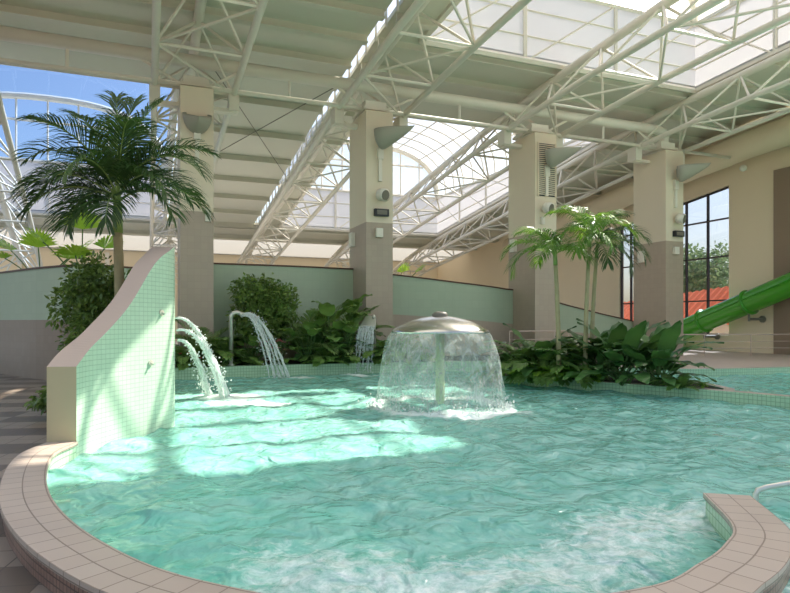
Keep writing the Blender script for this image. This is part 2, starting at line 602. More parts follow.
# far deck beyond the second basin
fd = spline([(5.5, 20.2), (6.6, 18.6), (8.8, 18.1), (12.2, 18.9), (16, 20.3), (20, 22)], 8)
mb = MB()
band(mb, fd, offset_curve(fd, .35), -1.15, .2, (0, 0, 1, 1))
struct(mb.build('pool_wall', [M['rimmosaic'], M['coping']]), 'pale green wall of the basin below the slide deck', 'pool edge')
mb = MB()
polygon(mb, [tuple(p) for p in offset_curve(fd, .3)] + [(24, 28), (12.8, 32.8), (5.5, 30)], .14)
struct(mb.build('floor', M['captop']), 'pale deck in front of the green slide', 'floor')

# basin floor and steps
mb = MB()
polygon(mb, [(-9, 2), (24, 2), (24, 24), (-9, 24)], -1.15)
struct(mb.build('basin_floor', M['basin']), 'aqua tiled bottom of the pool', 'floor')
mb = MB()
for i in range(4):
    mb.box((3.9 + .35 * i, 3.2, -.95 + .11 * i), (1.9 - .7 * i * .2, 2.4, .4 + .22 * i))
struct(mb.build('basin_floor', M['captop']), 'tan steps under water beside the free end of the pool wall', 'steps')

# water
poly = [tuple((a + b) / 2) for a, b in zip(rim_in, rim_out)]           # left wall -> front -> free end
sweepc = [tuple(p) for p in offset_curve(pl, .12)]
n_front = min(range(len(poly)), key=lambda i: abs(poly[i][0] - 1.75) + (0 if poly[i][1] < 4 else 9))
outline = sweepc[::-1][:-1] + poly[:n_front] + [(1.75, 2.0), (20, 2.0), (20, 21.5)] + [tuple(p) for p in offset_curve(fd, .15)][::-1][4:] + [tuple(p) for p in offset_curve(back, .15)][::-1]


def inside(poly, X, Y):
    r = np.zeros(X.shape, bool)
    n = len(poly)
    j = n - 1
    for i in range(n):
        xi, yi = poly[i]
        xj, yj = poly[j]
        c = ((yi > Y) != (yj > Y)) & (X < (xj - xi) * (Y - yi) / (yj - yi + 1e-12) + xi)
        r ^= c
        j = i
    return r


st = .065
xs = np.arange(-8.2, 20, st)
ys = np.arange(2.0, 21.6, st)
XX, YY = np.meshgrid(xs, ys)
ZZ = np.zeros_like(XX)
for i in range(46):
    lam = .2 * (8 ** rng.random())
    th = rng.random() * 2 * PI
    amp = .0058 * lam ** .9
    ZZ += amp * np.sin((XX * math.cos(th) + YY * math.sin(th)) * 2 * PI / lam + rng.random() * 7 + .8 * np.sin(XX * .9 + i) + .7 * np.sin(YY * 1.1 - i))
FN = (.85, 11.7)                                       # mushroom fountain
rr = np.hypot(XX - FN[0], YY - FN[1])
ZZ += .03 * np.exp(-((rr - 1.25) / .25) ** 2) * np.sin(rr * 21 + 2 * np.sin(3 * np.arctan2(YY - FN[1], XX - FN[0])))


def gauss(x, y, sx, sy, a):
    return a * np.exp(-((XX - x) / sx) ** 2 - ((YY - y) / sy) ** 2)


foam = .62 * np.exp(-((rr - 1.22) / .2) ** 2) + gauss(1.6, 10.75, .95, .38, .62) + gauss(.6, 10.4, .9, .3, .4) + .12 * np.exp(-(rr / 2.0) ** 2)
foam = np.maximum(foam, gauss(-3.5, 13.1, .9, .7, .75))
foam = np.maximum(foam, gauss(-2.8, 12.0, .95, .5, .85))
foam = np.maximum(foam, gauss(-2.9, 17.5, 1.0, .35, .7))
foam = np.maximum(foam, gauss(-.95, 18.3, .9, .3, .7))
# bubbling water along the foreground wall
dfr = np.full(XX.shape, 99.0)
for p in rim_in[20:-8:2]:
    dfr = np.minimum(dfr, np.hypot(XX - p[0], YY - p[1]))
fr = np.exp(-((dfr - .75) / .75) ** 2) * np.clip((XX + 1.9) / 1.2, 0, 1)
foam = np.maximum(foam, .47 * fr)
foam = np.maximum(foam, gauss(1.55, 4.25, .55, .3, .42))
foam = np.maximum(foam, .16 * np.clip(1 - (YY - 4) / 4, 0, 1))
ZZ += .03 * np.clip(foam - .2, 0, 1) * np.sin(XX * 17 + 3 * np.sin(YY * 9)) * np.sin(YY * 19 + 2 * np.sin(XX * 8))
cx, cy = (XX[:-1, :-1] + st / 2), (YY[:-1, :-1] + st / 2)
keep = inside(outline, cx, cy)
ids = np.arange(XX.size).reshape(XX.shape)
quads = np.stack([ids[:-1, :-1], ids[:-1, 1:], ids[1:, 1:], ids[1:, :-1]], -1)[keep]
used, inv = np.unique(quads, return_inverse=True)
quads = inv.reshape(-1, 4)
co = np.stack([XX, YY, ZZ], -1).reshape(-1, 3)[used]
me = bpy.data.meshes.new('pool_water')
me.from_pydata(co.tolist(), [], quads.tolist())
me.polygons.foreach_set('use_smooth', [True] * len(quads))
fa = me.attributes.new('foam', 'FLOAT', 'POINT')
fa.data.foreach_set('value', foam.reshape(-1)[used].astype(np.float32))
me.materials.append(M['water'])
wt = tag(link('pool_water', me), 'turquoise rippling pool water with white foam', 'water', kind='stuff')

# deck on the left and under the camera
mb = MB()
ro = [tuple(p) for p in rim_out]
nf = min(range(len(ro)), key=lambda i: abs(ro[i][0] - 1.4) + (0 if ro[i][1] < 4 else 9))
swl = [tuple(p) for p in offset_curve(pl, .3)]
deckpoly = [(-20, -1.5), (1.7, -1.5), (1.7, 2.3)] + ro[:nf][::-1] + swl + [(-7.2, 16.4), (-6.8, 18.6), (-12.5, 20.5), (-24, 25)]
polygon(mb, deckpoly, 0.0)
struct(mb.build('floor', M['floor']), 'two-tone brown and beige tiled deck on the left', 'floor')
mb = MB()
mb.box((3.3, .2, -.6), (3.2, 3.5, 1.2))
struct(mb.build('floor', M['floor']), None, 'floor')
mb = MB()
polygon(mb, [(-4.0, 7.6), (-3.9, 8.6), (-3.75, 9.8), (-4.4, 11.4), (-5.4, 13), (-6.9, 15.6), (-7.9, 15.0), (-7.2, 13.6), (-6.0, 11.3), (-5.0, 9.5), (-4.15, 7.8)], .12)
struct(mb.build('bed_ground', M['soil']), 'dark soil behind the mint wall', 'soil')
mb = MB()
polygon(mb, [tuple(p) for p in offset_curve(back, .28)] + [(6, 25.6), (0, 22.6), (-6.6, 20.2), (-8, 18.2)], .28)
struct(mb.build('bed_ground', M['soil']), 'dark soil of the rear planting bed', 'soil')

mb = MB()
polygon(mb, [tuple(P(u, v)[:2]) for u, v in ((-26, 30), (-26, 54), (26, 54), (26, 31), (12, 30), (4, 27), (-3, 25), (-12, 28))], -.02)
struct(mb.build('floor', M['hallfloor']), 'pale floor of the hall beyond the low walls', 'floor')
mb = MB()
polygon(mb, [(-26, -16), (26, -16), (26, -1.5), (-26, -1.5)], 0)
struct(mb.build('floor', M['captop']), 'pale deck added behind the viewpoint to bounce sunlight', 'floor')  # out of view, added so sunlit floor bounces warm fill indoors

# low walls behind
def two_tone(name, pts, zt, zs, label, th=.25, low='taupe'):
    sp = spline([p for p in pts], 6)
    q = [p[:2] for p in sp]
    n = len(q)
    zt_ = [float(np.interp(i / (n - 1), np.linspace(0, 1, len(zt)), zt)) for i in range(n)]
    zs_ = [float(np.interp(i / (n - 1), np.linspace(0, 1, len(zs)), zs)) for i in range(n)]
    b_ = offset_curve(q, th)
    m_ = MB()
    band(m_, q, b_, 0, zs_, (1, 1, 1, 1))
    band(m_, q, b_, zs_, zt_, (0, 0, 0, 0))
    o = struct(m_.build(name, [M['greenwall'], M[low]]), label, 'wall')
    t = MB()
    band(t, offset_curve(q, -.03), offset_curve(q, th + .03), zt_, [z + .05 for z in zt_], (0, 0, 0, 0))
    t.build('wall_cap', M['trimdark'], o)
    return o


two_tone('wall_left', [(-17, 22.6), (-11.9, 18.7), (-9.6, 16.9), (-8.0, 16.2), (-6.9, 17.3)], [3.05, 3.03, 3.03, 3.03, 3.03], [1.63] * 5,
         'low curved wall on the left, sage green above taupe with a dark cap', low='taupeshade')
two_tone('wall_rear', [(-6.6, 19.55), (-5.8, 20.0), (-3.5, 21.1), (-1.45, 22.3)], [3.45, 3.43, 3.44, 3.44], [.9, .9, .9, .9],
         'low sage green wall with a dark cap between the two left pillars')
two_tone('wall_rear', [(-.35, 22.6), (2.3, 23.6), (4.4, 24.7), (5.0, 25.0)], [3.30, 3.05, 2.85, 2.78], [1.86, 1.7, 1.5, 1.45],
         'low wall between the two middle pillars, sage green above taupe, its dark cap falling to the right')
two_tone('wall_rear', [(6.0, 25.6), (8.0, 26.6), (11.0, 27.9)], [2.55, 2.1, 1.5], [1.3, 1.1, .8],
         'low wall behind the palm island, its dark cap falling to the right')

# ---------------------------------------------------------------- pillars
PIL = [.90, 6.84, 13.59, 20.03]
PA, PB, PV = .97, 1.85, 19.83
PTOP, PTONE = 8.75, 4.95
wh = ['leftmost square pillar, cream above taupe, beside the tall left palm', 'second square pillar from the left, cream above taupe, behind the cascade spout',
      'third square pillar from the left, with a louvred grille near its top', 'rightmost square pillar, cream above taupe, beside the tall window']
for i, u in enumerate(PIL):
    mb = MB()
    for (a, b) in (((u, PV), (u + PA, PV)), ((u + PA, PV), (u + PA, PV + PB)), ((u + PA, PV + PB), (u, PV + PB)), ((u, PV + PB), (u, PV))):
        p0, p1 = P(*a), P(*b)
        L = (p1 - p0).length
        for (z0, z1, m_) in ((0, PTONE, 1), (PTONE, PTOP, 0)):
            mb.face([(p0.x, p0.y, z0), (p1.x, p1.y, z0), (p1.x, p1.y, z1), (p0.x, p0.y, z1)], m_, [(0, z0), (L, z0), (L, z1), (0, z1)])
    mb.face([P(u, PV, PTOP), P(u + PA, PV, PTOP), P(u + PA, PV + PB, PTOP), P(u, PV + PB, PTOP)], 0)
    o = struct(mb.build('pillar', [M['cream'], M['taupe']]), wh[i], 'pillar')
    c = MB()
    c.ubox(u + .1, u + PA - .1, PV + .35, PV + PB - .35, PTOP, PTOP + .45)
    c.ubox(u + .02, u + PA - .02, PV + .25, PV + PB - .25, PTOP + .12, PTOP + .22)
    c.build('bearing_block', M['steel'], o)

# ---------------------------------------------------------------- roof
ZT = [(-6, 11.25), (0, 11.2), (14, 11.0), (20, 10.7), (24.5, 10.25), (33, 9.2), (43, 8.0), (54, 6.9)]


def slab(name, u0, u1, v0, v1, label, lift=.2, th=.15):
    m_ = MB()
    n = max(2, int((v1 - v0) / 3))
    rows_b, rows_t = [], []
    for i in range(n + 1):
        v = lerp(v0, v1, i / n)
        z = interp(ZT, v) + lift
        rows_b.append([P(u1, v, z), P(u0, v, z)])
        rows_t.append([P(u0, v, z + th), P(u1, v, z + th)])
    m_.grid(rows_b)
    m_.grid(rows_t)
    for r in (0, -1):
        m_.face([rows_b[r][0], rows_b[r][1], rows_t[r][0], rows_t[r][1]])
    for i in range(n):
        m_.face([rows_b[i][0], rows_b[i + 1][0], rows_t[i + 1][1], rows_t[i][1]])
        m_.face([rows_b[i][1], rows_b[i + 1][1], rows_t[i + 1][0], rows_t[i][0]])
    o = struct(m_.build(name, M['deck']), label, 'ceiling')
    # purlins under the slab and standing ribs
    v = v0 + .35
    while v < v1 - .1:
        z = interp(ZT, v) + lift
        p_ = MB()
        p_.ubox(u0 + .05, u1 - .05, v - .05, v + .05, z - .24, z)
        p_.ubox(u0 + .05, u1 - .05, v - .14, v + .14, z - .27, z - .23)
        p_.build('purlin', M['deck'], o)
        v += 1.75 if v < 24 else 3.0
    return o


U2, U4 = 8.45, 20.6
UL0, UL1 = -12.4, 1.0
slab('ceiling', -16, 6.7, 12.0, 18.85, 'pale ceiling deck over the near left of the pool')
slab('ceiling', 7.0, U2, 12.0, 18.85, 'narrow ceiling strip beside the lantern above the second truss')
slab('ceiling', U4, 26.0, 12.0, 24.5, 'pale ceiling deck beside the right wall')
slab('ceiling', -16, 6.7, 18.85, 24.5, 'pale ceiling deck above the two left pillars')
slab('ceiling', 7.0, U4, 18.85, 24.5, 'pale ceiling deck above the two right pillars')
slab('ceiling', UL1 + .2, 6.7, 24.5, 43.0, 'pale ceiling deck running back between the two left trusses')
slab('ceiling', 7.0, U2, 24.5, 43.0, 'narrow ceiling strip running back beside the second truss')
slab('ceiling', U4, 26.0, 24.5, 43.0, 'pale ceiling deck running back beside the right wall')
slab('ceiling', -16, 26.0, 43.0, 48.0, 'pale ceiling deck at the far end of the hall')
mb = MB()
mb.grid([[P(26, v, interp(ZT, v) + .3), P(-26, v, interp(ZT, v) + .3)] for v in (48.0, 51, 54.3)])
struct(mb.build('window_7', M['frostend']), 'frosted roof glazing added to light the far end wall', 'skylight')  # added glazing, put in to brighten the end wall from above
for idx, (a_, b_) in enumerate(((-16, U2), (U4, 26.0))):  # added roof glazing out of view, put in for soft daylight indoors
    mb = MB()
    mb.grid([[P(b_, v, 11.35), P(a_, v, 11.35)] for v in (4.0, 8.0, 12.0)])
    o = struct(mb.build('window_%d' % (5 + idx), M['frostroof']), 'frosted roof glazing added over the near edge of the pool for soft light', 'skylight')
    mb = MB()
    for v in (4.0, 6.0, 8.0, 10.0):
        mb.ubox(a_, b_, v - .05, v + .05, 11.2, 11.34)
    mb.build('glazing_bars', M['steel'], o)
# boxed gutter standing above the second truss, with posts in the bright slot
mb = MB()
for i in range(32):
    v = 13.2 + i * .95
    z = interp(ZT, v)
    mb.ubox(6.82, 6.88, v - .03, v + .03, z - .1, z + .5)
struct(mb.build('roof_post', M['steel']), 'row of short posts in the bright roof slot', 'roof post')


def arch(u0, u1, zs, rise, n=24, e=2.5):
    out = []
    for i in range(n + 1):
        a = PI * i / n
        x = -math.cos(a)
        x = math.copysign(abs(x) ** .85, x)
        out.append((lerp(u0, u1, (x + 1) / 2), zs + rise * max(0.0, 1 - abs(x) ** e) ** (1 / e)))
    return out


def vault(idx, u0, u1, v0, v1, zs, rise, label, glass, gable, bar_step=1.35, bands=None, bars=True):
    a = arch(u0, u1, zs, rise)
    ab = arch(u0 - .1, u1 + .1, zs - .1, rise + .16)
    f = MB()
    n = int((v1 - v0) / bar_step)
    for i in range(n + 1) if bars else (0, n):
        v = lerp(v0, v1, i / n)
        f.tube([P(u, v, z) for u, z in a], .12 if bands else .055, 5, cap=False)  # with bands, unseen bars are thickened to stripe the sunlit patch
    for kx in range(0, 25, 3) if bars else (0, 24):
        u, z = a[kx]
        f.tube([P(u, v0, z), P(u, v1, z)], .05, 5)
    for v in gable:
        f.tube([P(u, v, z) for u, z in a], .2, 6, cap=False)
        for uu in np.linspace(u0, u1, 9)[1:-1]:
            zt = float(np.interp(uu, [q[0] for q in a], [q[1] for q in a]))
            f.tube([P(uu, v, zs), P(uu, v, zt)], .06, 5)
        zz = zs + rise * .62
        f.tube([P(lerp(u0, u1, .1), v, zz), P(lerp(u0, u1, .9), v, zz)], .08, 5)
    g = MB()
    rows = []
    vs = [v0, v1] if not bands else [v0] + bands + [v1]
    for j in range(len(vs) - 1):
        for i in range(len(ab) - 1):
            um = (ab[i][0] + ab[i + 1][0]) / 2
            vm = (vs[j] + vs[j + 1]) / 2
            clear = bands and 12.4 < vm < 18.5 and (10.9 < um < 17.8 or (vm > 14.6 and um < 20.3 and um > 10.9))  # unseen lantern roof: clear panes placed to shape the sunlit patch
            g.face([P(ab[i][0], vs[j], ab[i][1]), P(ab[i + 1][0], vs[j], ab[i + 1][1]), P(ab[i + 1][0], vs[j + 1], ab[i + 1][1]), P(ab[i][0], vs[j + 1], ab[i][1])], 1 if clear else 0)
    for v in gable:
        for i in range(len(ab) - 1):
            g.face([P(ab[i][0], v + .1, zs - .1), P(ab[i + 1][0], v + .1, zs - .1), P(ab[i + 1][0], v + .1, ab[i + 1][1]), P(ab[i][0], v + .1, ab[i][1])], 0)
    o = struct(f.build('window_%d' % idx, M['steel']), label, 'skylight')
    gl = g.build('glass', glass, o)
    # frosted upstand walls with mullions and a rail
    w = MB()
    fr = MB()
    for (p, q) in (((u0, v0), (u0, v1)), ((u1, v0), (u1, v1)), ((u0, v1), (u1, v1)), ((u0, v0), (u1, v0))):
        L = math.hypot(q[0] - p[0], q[1] - p[1])
        n2 = max(2, int(L / 3.2))
        for i in range(n2):
            qa = (lerp(p[0], q[0], i / n2), lerp(p[1], q[1], i / n2))
            qb = (lerp(p[0], q[0], (i + 1) / n2), lerp(p[1], q[1], (i + 1) / n2))
            za, zb_ = interp(ZT, qa[1]) + .1, interp(ZT, qb[1]) + .1
            w.face([P(*qa, za), P(*qb, zb_), P(*qb, zs), P(*qa, zs)])
            fr.tube([P(*qa, za), P(*qa, zs)], .09, 5)
            fr.tube([P(*qa, za + .06), P(*qb, zb_ + .06)], .12, 5)
            fr.tube([P(*qa, lerp(za, zs, .34)), P(*qb, lerp(zb_, zs, .34))], .04, 4)
            fr.tube([P(*qa, lerp(za, zs, .68)), P(*qb, lerp(zb_, zs, .68))], .04, 4)
            fr.tube([P(*qa, zs), P(*qb, zs)], .1, 5)
            fr.tube([P(*qa, za), P(*qb, zs)], .035, 4)
    w.build('upstand_panel', M['frost'], o)
    fr.build('upstand_frame', M['steel'], o)
    return o


vault(1, U2, U4, 24.5, 43.0, 11.0, 3.6, 'barrel skylight of white ribs and glass beyond the two middle pillars', M['hazyglass'], [43.0])
vault(2, UL0, UL1, 24.5, 43.0, 11.3, 3.9, 'barrel skylight showing blue sky at the far left', M['vaultglass'], [43.0], 3.0, bars=False)
NEAR_GLASS = [M['frostroof'], M['clear']]
vault(3, U2, U4, 5.0, 18.85, 13.6, 2.6, 'tall white skylight lantern over the pool at upper right', NEAR_GLASS, [], 1.7, bands=[12.4, 14.6, 18.5])

# trusses
ZTT = [(0, 11.15), (14, 10.9), (20, 10.55), (24.5, 10.1), (33, 9.0), (43, 7.8), (48, 7.1), (51, 6.4), (53.6, 5.4)]
ZBB = [(0, 9.45), (14, 9.4), (20, 9.05), (24.5, 8.6), (33, 7.55), (43, 6.35), (48, 5.7), (51, 5.1), (53.6, 4.1)]


def truss(uc, v0, v1, npan, label, ztt=ZTT, zbb=ZBB, half=1.2):
    t = thing('roof_truss', label, 'roof truss', P(uc, PV + 1, 0), 'white triangular roof trusses')
    nodes = [lerp(v0, v1, i / npan) for i in range(npan + 1)]
    mids = [(nodes[i] + nodes[i + 1]) / 2 for i in range(npan)]
    m_ = MB()
    m_.tube([P(uc, v, interp(ztt, v)) for v in [v0] + mids + [v1]], .15, 8)
    m_.build('top_chord', M['steel'], t, True)
    for s in (-1, 1):
        m_ = MB()
        m_.tube([P(uc + s * half, v, interp(zbb, v)) for v in nodes], .105, 8)
        m_.build('bottom_chord', M['steel'], t, True)
    for i in range(npan):
        a, b, c = nodes[i], nodes[i + 1], mids[i]
        za, zb_, zc = interp(zbb, a), interp(zbb, b), interp(ztt, c)
        L0, R0, L1, R1, T = P(uc - half, a, za), P(uc + half, a, za), P(uc - half, b, zb_), P(uc + half, b, zb_), P(uc, c, zc)
        dg = (L0, R1) if i % 2 else (R0, L1)
        for p, q, r in ((L0, R0, .05), (dg[0], dg[1], .04), (L0, T, .045), (T, L1, .045), (R0, T, .045), (T, R1, .045)):
            m_ = MB()
            m_.tube([p, q], r, 5)
            m_.build('brace', M['steel'], t)
    for s in (-1, 1):
        m_ = MB()
        m_.ubox(uc + s * half - .16, uc + s * half + .16, PV + .75, PV + 1.25, 8.42, interp(zbb, PV + 1))
        m_.ubox(uc + min(s * .4, s * (half + .1)), uc + max(s * .4, s * (half + .1)), PV + .85, PV + 1.15, 8.38, 8.5)
        m_.build('bearing_bracket', M['steel'], t)
    return t


truss(PIL[0] + .485, 10, 53, 16, 'white triangular roof truss above the leftmost pillar')
truss(PIL[1] + .485, 10, 53, 16, 'white triangular roof truss above the second pillar from the left')
truss(PIL[2] + .485, 10, 53, 16, 'white triangular roof truss above the pillar with the louvred grille')
truss(PIL[3] + .485, 10, 53, 16, 'white triangular roof truss above the rightmost pillar')
truss(-5.8, 18.0, 35.0, 10, 'white lattice truss leaning down at the left edge behind the palm',
      [(18, 11.6), (23, 10.6), (29.5, 7.6), (35, 4.5)], [(18, 10.6), (23, 9.4), (29.5, 6.0), (35, 2.6)])

# tie beam above the pillar row: thick upper tube, thin lower tube, posts and diagonals
t = thing('roof_beam', 'long white tube beam across the pillar tops with a thin lower tie', 'beam', P(PIL[0], PV + .9, 0), kind='structure')
v = PV + .6
mb = MB()
mb.tube([P(-14, v, 9.75), P(20.2, v, 9.75), P(20.45, v, 9.68), P(20.55, v, 9.4), P(20.55, v, 8.9)], .2, 12)
mb.build('upper_tube', M['steel'], t, True)
mb = MB()
mb.tube([P(-14, v, 8.98), P(24.4, v, 8.98)], .075, 8)
mb.build('lower_tie', M['steel'], t, True)
edges = [-12.4, -5.8] + [p + .485 for p in PIL]
for a, b in zip(edges[:-1], edges[1:]):
    for q, zq, r, zr in ((lerp(a, b, .5), 8.98, lerp(a, b, .5), 9.75), 
                         (lerp(a, b, .25), 9.7, lerp(a, b, .06), 8.98), (lerp(a, b, .75), 9.7, lerp(a, b, .94), 8.98)):
        mb = MB()
        mb.tube([P(q, v, zq), P(r, v, zr)], .05, 6)
        mb.build('strut', M['steel'], t)
# thin crossing tie rods under the left ceiling
for (ua, va, ub, vb, l) in ((2.0, 22, 6.6, 32, 'far'), (6.6, 22, 2.0, 32, 'far')):
    mb = MB()
    mb.tube([P(ua, va, interp(ZT, va) - .15), P(ub, vb, interp(ZT, vb) - .15)], .02, 5)
    tag(mb.build('tie_rod', M['louvre']), 'thin grey tie rod crossing beneath the ceiling between the two left trusses', 'rod', 'crossed tie rods beneath the ceiling')

# far wall and right wall
mb = MB()
mb.ubox(-26, 26.2, 54.0, 54.3, 0, 8.0)
struct(mb.build('wall_back', M['wallcream']), 'far cream end wall of the hall', 'wall')
for uu in (-9, -3, 3.5, 10, 16.5, 22.5):
    mb = MB()
    mb.ubox(uu - .15, uu + .15, 53.7, 53.98, 0, 7)
    struct(mb.build('wall_post', M['steel']), None, 'post')
UW = 25.9
W0, W1 = 21.73, 29.2


def wtop(v):
    return 8.13 - .126 * (v - W0)


mb = MB()


def wall_piece(v0, v1, z0a, z0b, z1a, z1b, mat=0):
    q = []
    for uu in (UW, UW + .35):
        q.append([P(uu, v0, z0a), P(uu, v1, z0b), P(uu, v1, z1b), P(uu, v0, z1a)])
    a, b = q
    mb.face(a[::-1], mat)
    mb.face(b, mat)
    for i in range(4):
        mb.face([a[i], a[(i + 1) % 4], b[(i + 1) % 4], b[i]], mat)


wall_piece(12, W0, 0, 0, 11.4, 10.7)
wall_piece(W0, W1, wtop(W0), wtop(W1), 10.7, 9.9)
wall_piece(W1, 54.3, 0, 0, 9.9, 7.2)
wall_piece(W0, W1, 0, 0, .9, .9)
struct(mb.build('wall_right', [M['wallcream'], M['brownwall']]), 'cream right wall holding the tall window', 'wall')
mb = MB()
mb.ubox(UW - .06, UW, 12, 19.4, 0, 8.3)
struct(mb.build('wall_panel', M['brownwall']), 'brown-grey wall panel above the slide at the right edge', 'wall panel')
mb = MB()
for vv in [W0 + .04] + [W0 + 1.33 * i for i in range(1, 6)] + [W1 - .04]:
    mb.ubox(UW + .1, UW + .22, vv - .042, vv + .042, .9, wtop(vv))
for zz in (.95, 2.61, 4.75, 6.58):
    mb.ubox(UW + .1, UW + .22, W0, W1, zz - .035, zz + .035)
mb.tube([P(UW + .16, W0, wtop(W0) - .05), P(UW + .16, W1, wtop(W1) - .05)], .06, 4)
w = struct(mb.build('window_4', M['dark']), 'tall dark-framed window with a sloping head in the right wall', 'window')
mb = MB()
mb.face([P(UW + .16, W0, .9), P(UW + .16, W1, .9), P(UW + .16, W1, wtop(W1)), P(UW + .16, W0, wtop(W0))])
mb.build('glass', M['winglass'], w)
# air duct along the right wall
mb = MB()
mb.tube([P(UW - .75, v, interp(ZT, v) - 1.15) for v in (10, 16, 20, 24.5, 33, 40)], .6, 20)
o = tag(mb.build('air_duct', M['wallcream'], smooth=True), 'fat cream air duct running under the roof along the right wall', 'duct')
mb = MB()
mb.ball(P(UW - .45, 20.6, interp(ZT, 20.6) - 2.0), .16, 8)
tag(mb.build('ceiling_sensor', M['white'], smooth=True), 'small white round sensor under the air duct', 'sensor')

# ---------------------------------------------------------------- fittings on the pillars
FV = PV - .005


def uplight(i, label, du=0.0, dv=-1.0, ln=1.3, rise=.1):
    uc = PIL[i] + .485
    t = thing('uplight', label, 'wall light', P(uc, PV, 7.6), 'scoop shaped uplights on the pillars')
    rows = []
    n = 16
    for a in range(n + 1):
        s = a / n
        wd = .44 * math.sqrt(max(0, 1 - ((s - .22) / .78) ** 2)) if s > .22 else .44 * math.sqrt(1 - ((.22 - s) / .3) ** 2)
        dp = (.72 * (1 - s) ** .75 * (1 if s > .2 else math.sqrt(1 - ((.2 - s) / .24) ** 2))) + .003
        wd = max(wd * (1 - s ** 2.5), .004)
        row = []
        for b in range(13):
            an = PI * b / 12
            row.append(P(uc + du * (ln * s - .25) + dv * wd * math.cos(an), PV - (.06 if du == 0 else .36) + dv * (ln * s - .1) - du * wd * math.cos(an) * .8, 7.95 + rise * s - dp * math.sin(an)))
        rows.append(row)
    m_ = MB()
    m_.grid(rows)
    o = m_.build('reflector', M['bluegreen'], t, True)
    sm = o.modifiers.new('thickness', 'SOLIDIFY')
    sm.thickness = .03
    m_ = MB()
    m_.ubox(uc - .06, uc + .06, PV - .1, PV, 6.35, 7.5)
    m_.build('conduit', M['white'], t)
    m_ = MB()
    m_.ubox(uc - .1, uc + .1, PV - .14, PV, 7.1, 7.5)
    m_.build('bracket', M['white'], t)


for i, l in enumerate(['sage scoop uplight on the leftmost pillar', 'sage scoop uplight on the pillar behind the mushroom fountain', 'sage scoop uplight over the louvred grille', 'sage scoop uplight on the rightmost pillar']):
    uplight(i, l, *((0, -1, .7, -.3) if i == 0 else (.8, -.6)))


def speaker(i, du, z, label):
    c = P(PIL[i] + .485 + du, PV - .28, z)
    t = thing('round_speaker', label, 'speaker', P(PIL[i] + .485 + du, PV, z), 'round white speakers on the pillars')
    d = (P(.5, -1, -.25) - P(0, 0, 0)).normalized()
    m_ = MB()
    m_.tube([c - d * .2, c - d * .12, c + d * .14], [.11, .2, .22], 14)
    bd = m_.build('body', M['white'], t, True)
    m_ = MB()
    m_.tube([c + d * .14, c + d * .16], .17, 14)
    m_.build('grille', M['louvre'], bd)
    m_ = MB()
    m_.tube([c - d * .15, P(PIL[i] + .485 + du, PV, z)], .035, 6)
    m_.build('arm', M['white'], t)


speaker(1, .0, 5.85, 'round white speaker on the second pillar from the left')
speaker(2, -.1, 5.85, 'round white speaker below the louvred grille')
speaker(3, .05, 5.85, 'round white speaker on the rightmost pillar')


def boxy(name, u, v, z, size, mat, label, cat, group=None, along='v', lens=True):
    t = thing(name, label, cat, P(u, v, z), group)
    m_ = MB()
    if along == 'v':
        m_.ubox(u - size[0] / 2, u + size[0] / 2, v - size[1], v, z - size[2] / 2, z + size[2] / 2)
        m_.build('housing', mat, t)
        m_ = MB()
        m_.ubox(u - size[0] * .36, u + size[0] * .36, v - size[1] - .015, v - size[1], z - size[2] * .32, z + size[2] * .32)
        m_.build('front_cover', M['louvre'] if mat is M['black'] else M['white'], t)
    else:
        m_.ubox(u - size[1], u, v - size[0] / 2, v + size[0] / 2, z - size[2] / 2, z + size[2] / 2)
        m_.build('housing', mat, t)
        m_ = MB()
        m_.ubox(u - size[1] - .015, u - size[1], v - size[0] * .36, v + size[0] * .36, z - size[2] * .32, z + size[2] * .32)
        m_.build('front_cover', M['white'], t)


boxy('emergency_light', PIL[1] + .52, FV, 5.28, (.5, .16, .24), M['black'], 'black emergency light box on the second pillar from the left', 'emergency light')
boxy('emergency_light', PIL[3] + .62, FV, 5.25, (.5, .16, .24), M['black'], 'black emergency light box on the rightmost pillar', 'emergency light')
boxy('junction_box', PIL[1] + .45, FV, 4.6, (.24, .12, .3), M['white'], 'white junction box on the front of the second pillar', 'junction box')
boxy('junction_box', PIL[3] + .5, FV, 4.55, (.26, .12, .3), M['white'], 'white junction box on the front of the rightmost pillar', 'junction box')
boxy('junction_box', PIL[2] + .3, FV, 5.4, (.16, .1, .26), M['white'], 'small white junction box below the louvred grille', 'junction box')
boxy('wall_sensor', PIL[1], PV + 1.35, 4.5, (.3, .14, .5), M['white'], 'white wall sensor on the left side of the second pillar', 'sensor', along='u')
boxy('wall_sensor', PIL[2], PV + 1.4, 4.6, (.32, .14, .5), M['white'], 'white wall sensor on the left side of the louvred pillar', 'sensor', along='u')
boxy('wall_sensor', PIL[3], PV + 1.3, 4.4, (.32, .14, .5), M['white'], 'white wall sensor on the left side of the rightmost pillar', 'sensor', along='u')
boxy('wall_sensor', PIL[0] + .8, FV, 4.85, (.16, .1, .4), M['white'], 'white wall sensor on the leftmost pillar', 'sensor')
t = thing('air_grille', 'louvred ventilation grille with dark slats near the top of the third pillar', 'vent', P(PIL[2] + .3, PV, 7.4))
mb = MB()
uu = PIL[2] + .12
mb.ubox(uu, uu + .78, PV - .02, PV, 6.35, 8.35)
mb.build('backing', M['black'], t)
mb = MB()
for i in range(26):
    z = 6.4 + i * .075
    mb.ubox(uu, uu + .78, PV - .06, PV - .02, z, z + .035)
mb.ubox(uu - .03, uu + .02, PV - .07, PV, 6.33, 8.37)
mb.ubox(uu + .76, uu + .81, PV - .07, PV, 6.33, 8.37)
mb.build('slats', M['cream'], t)

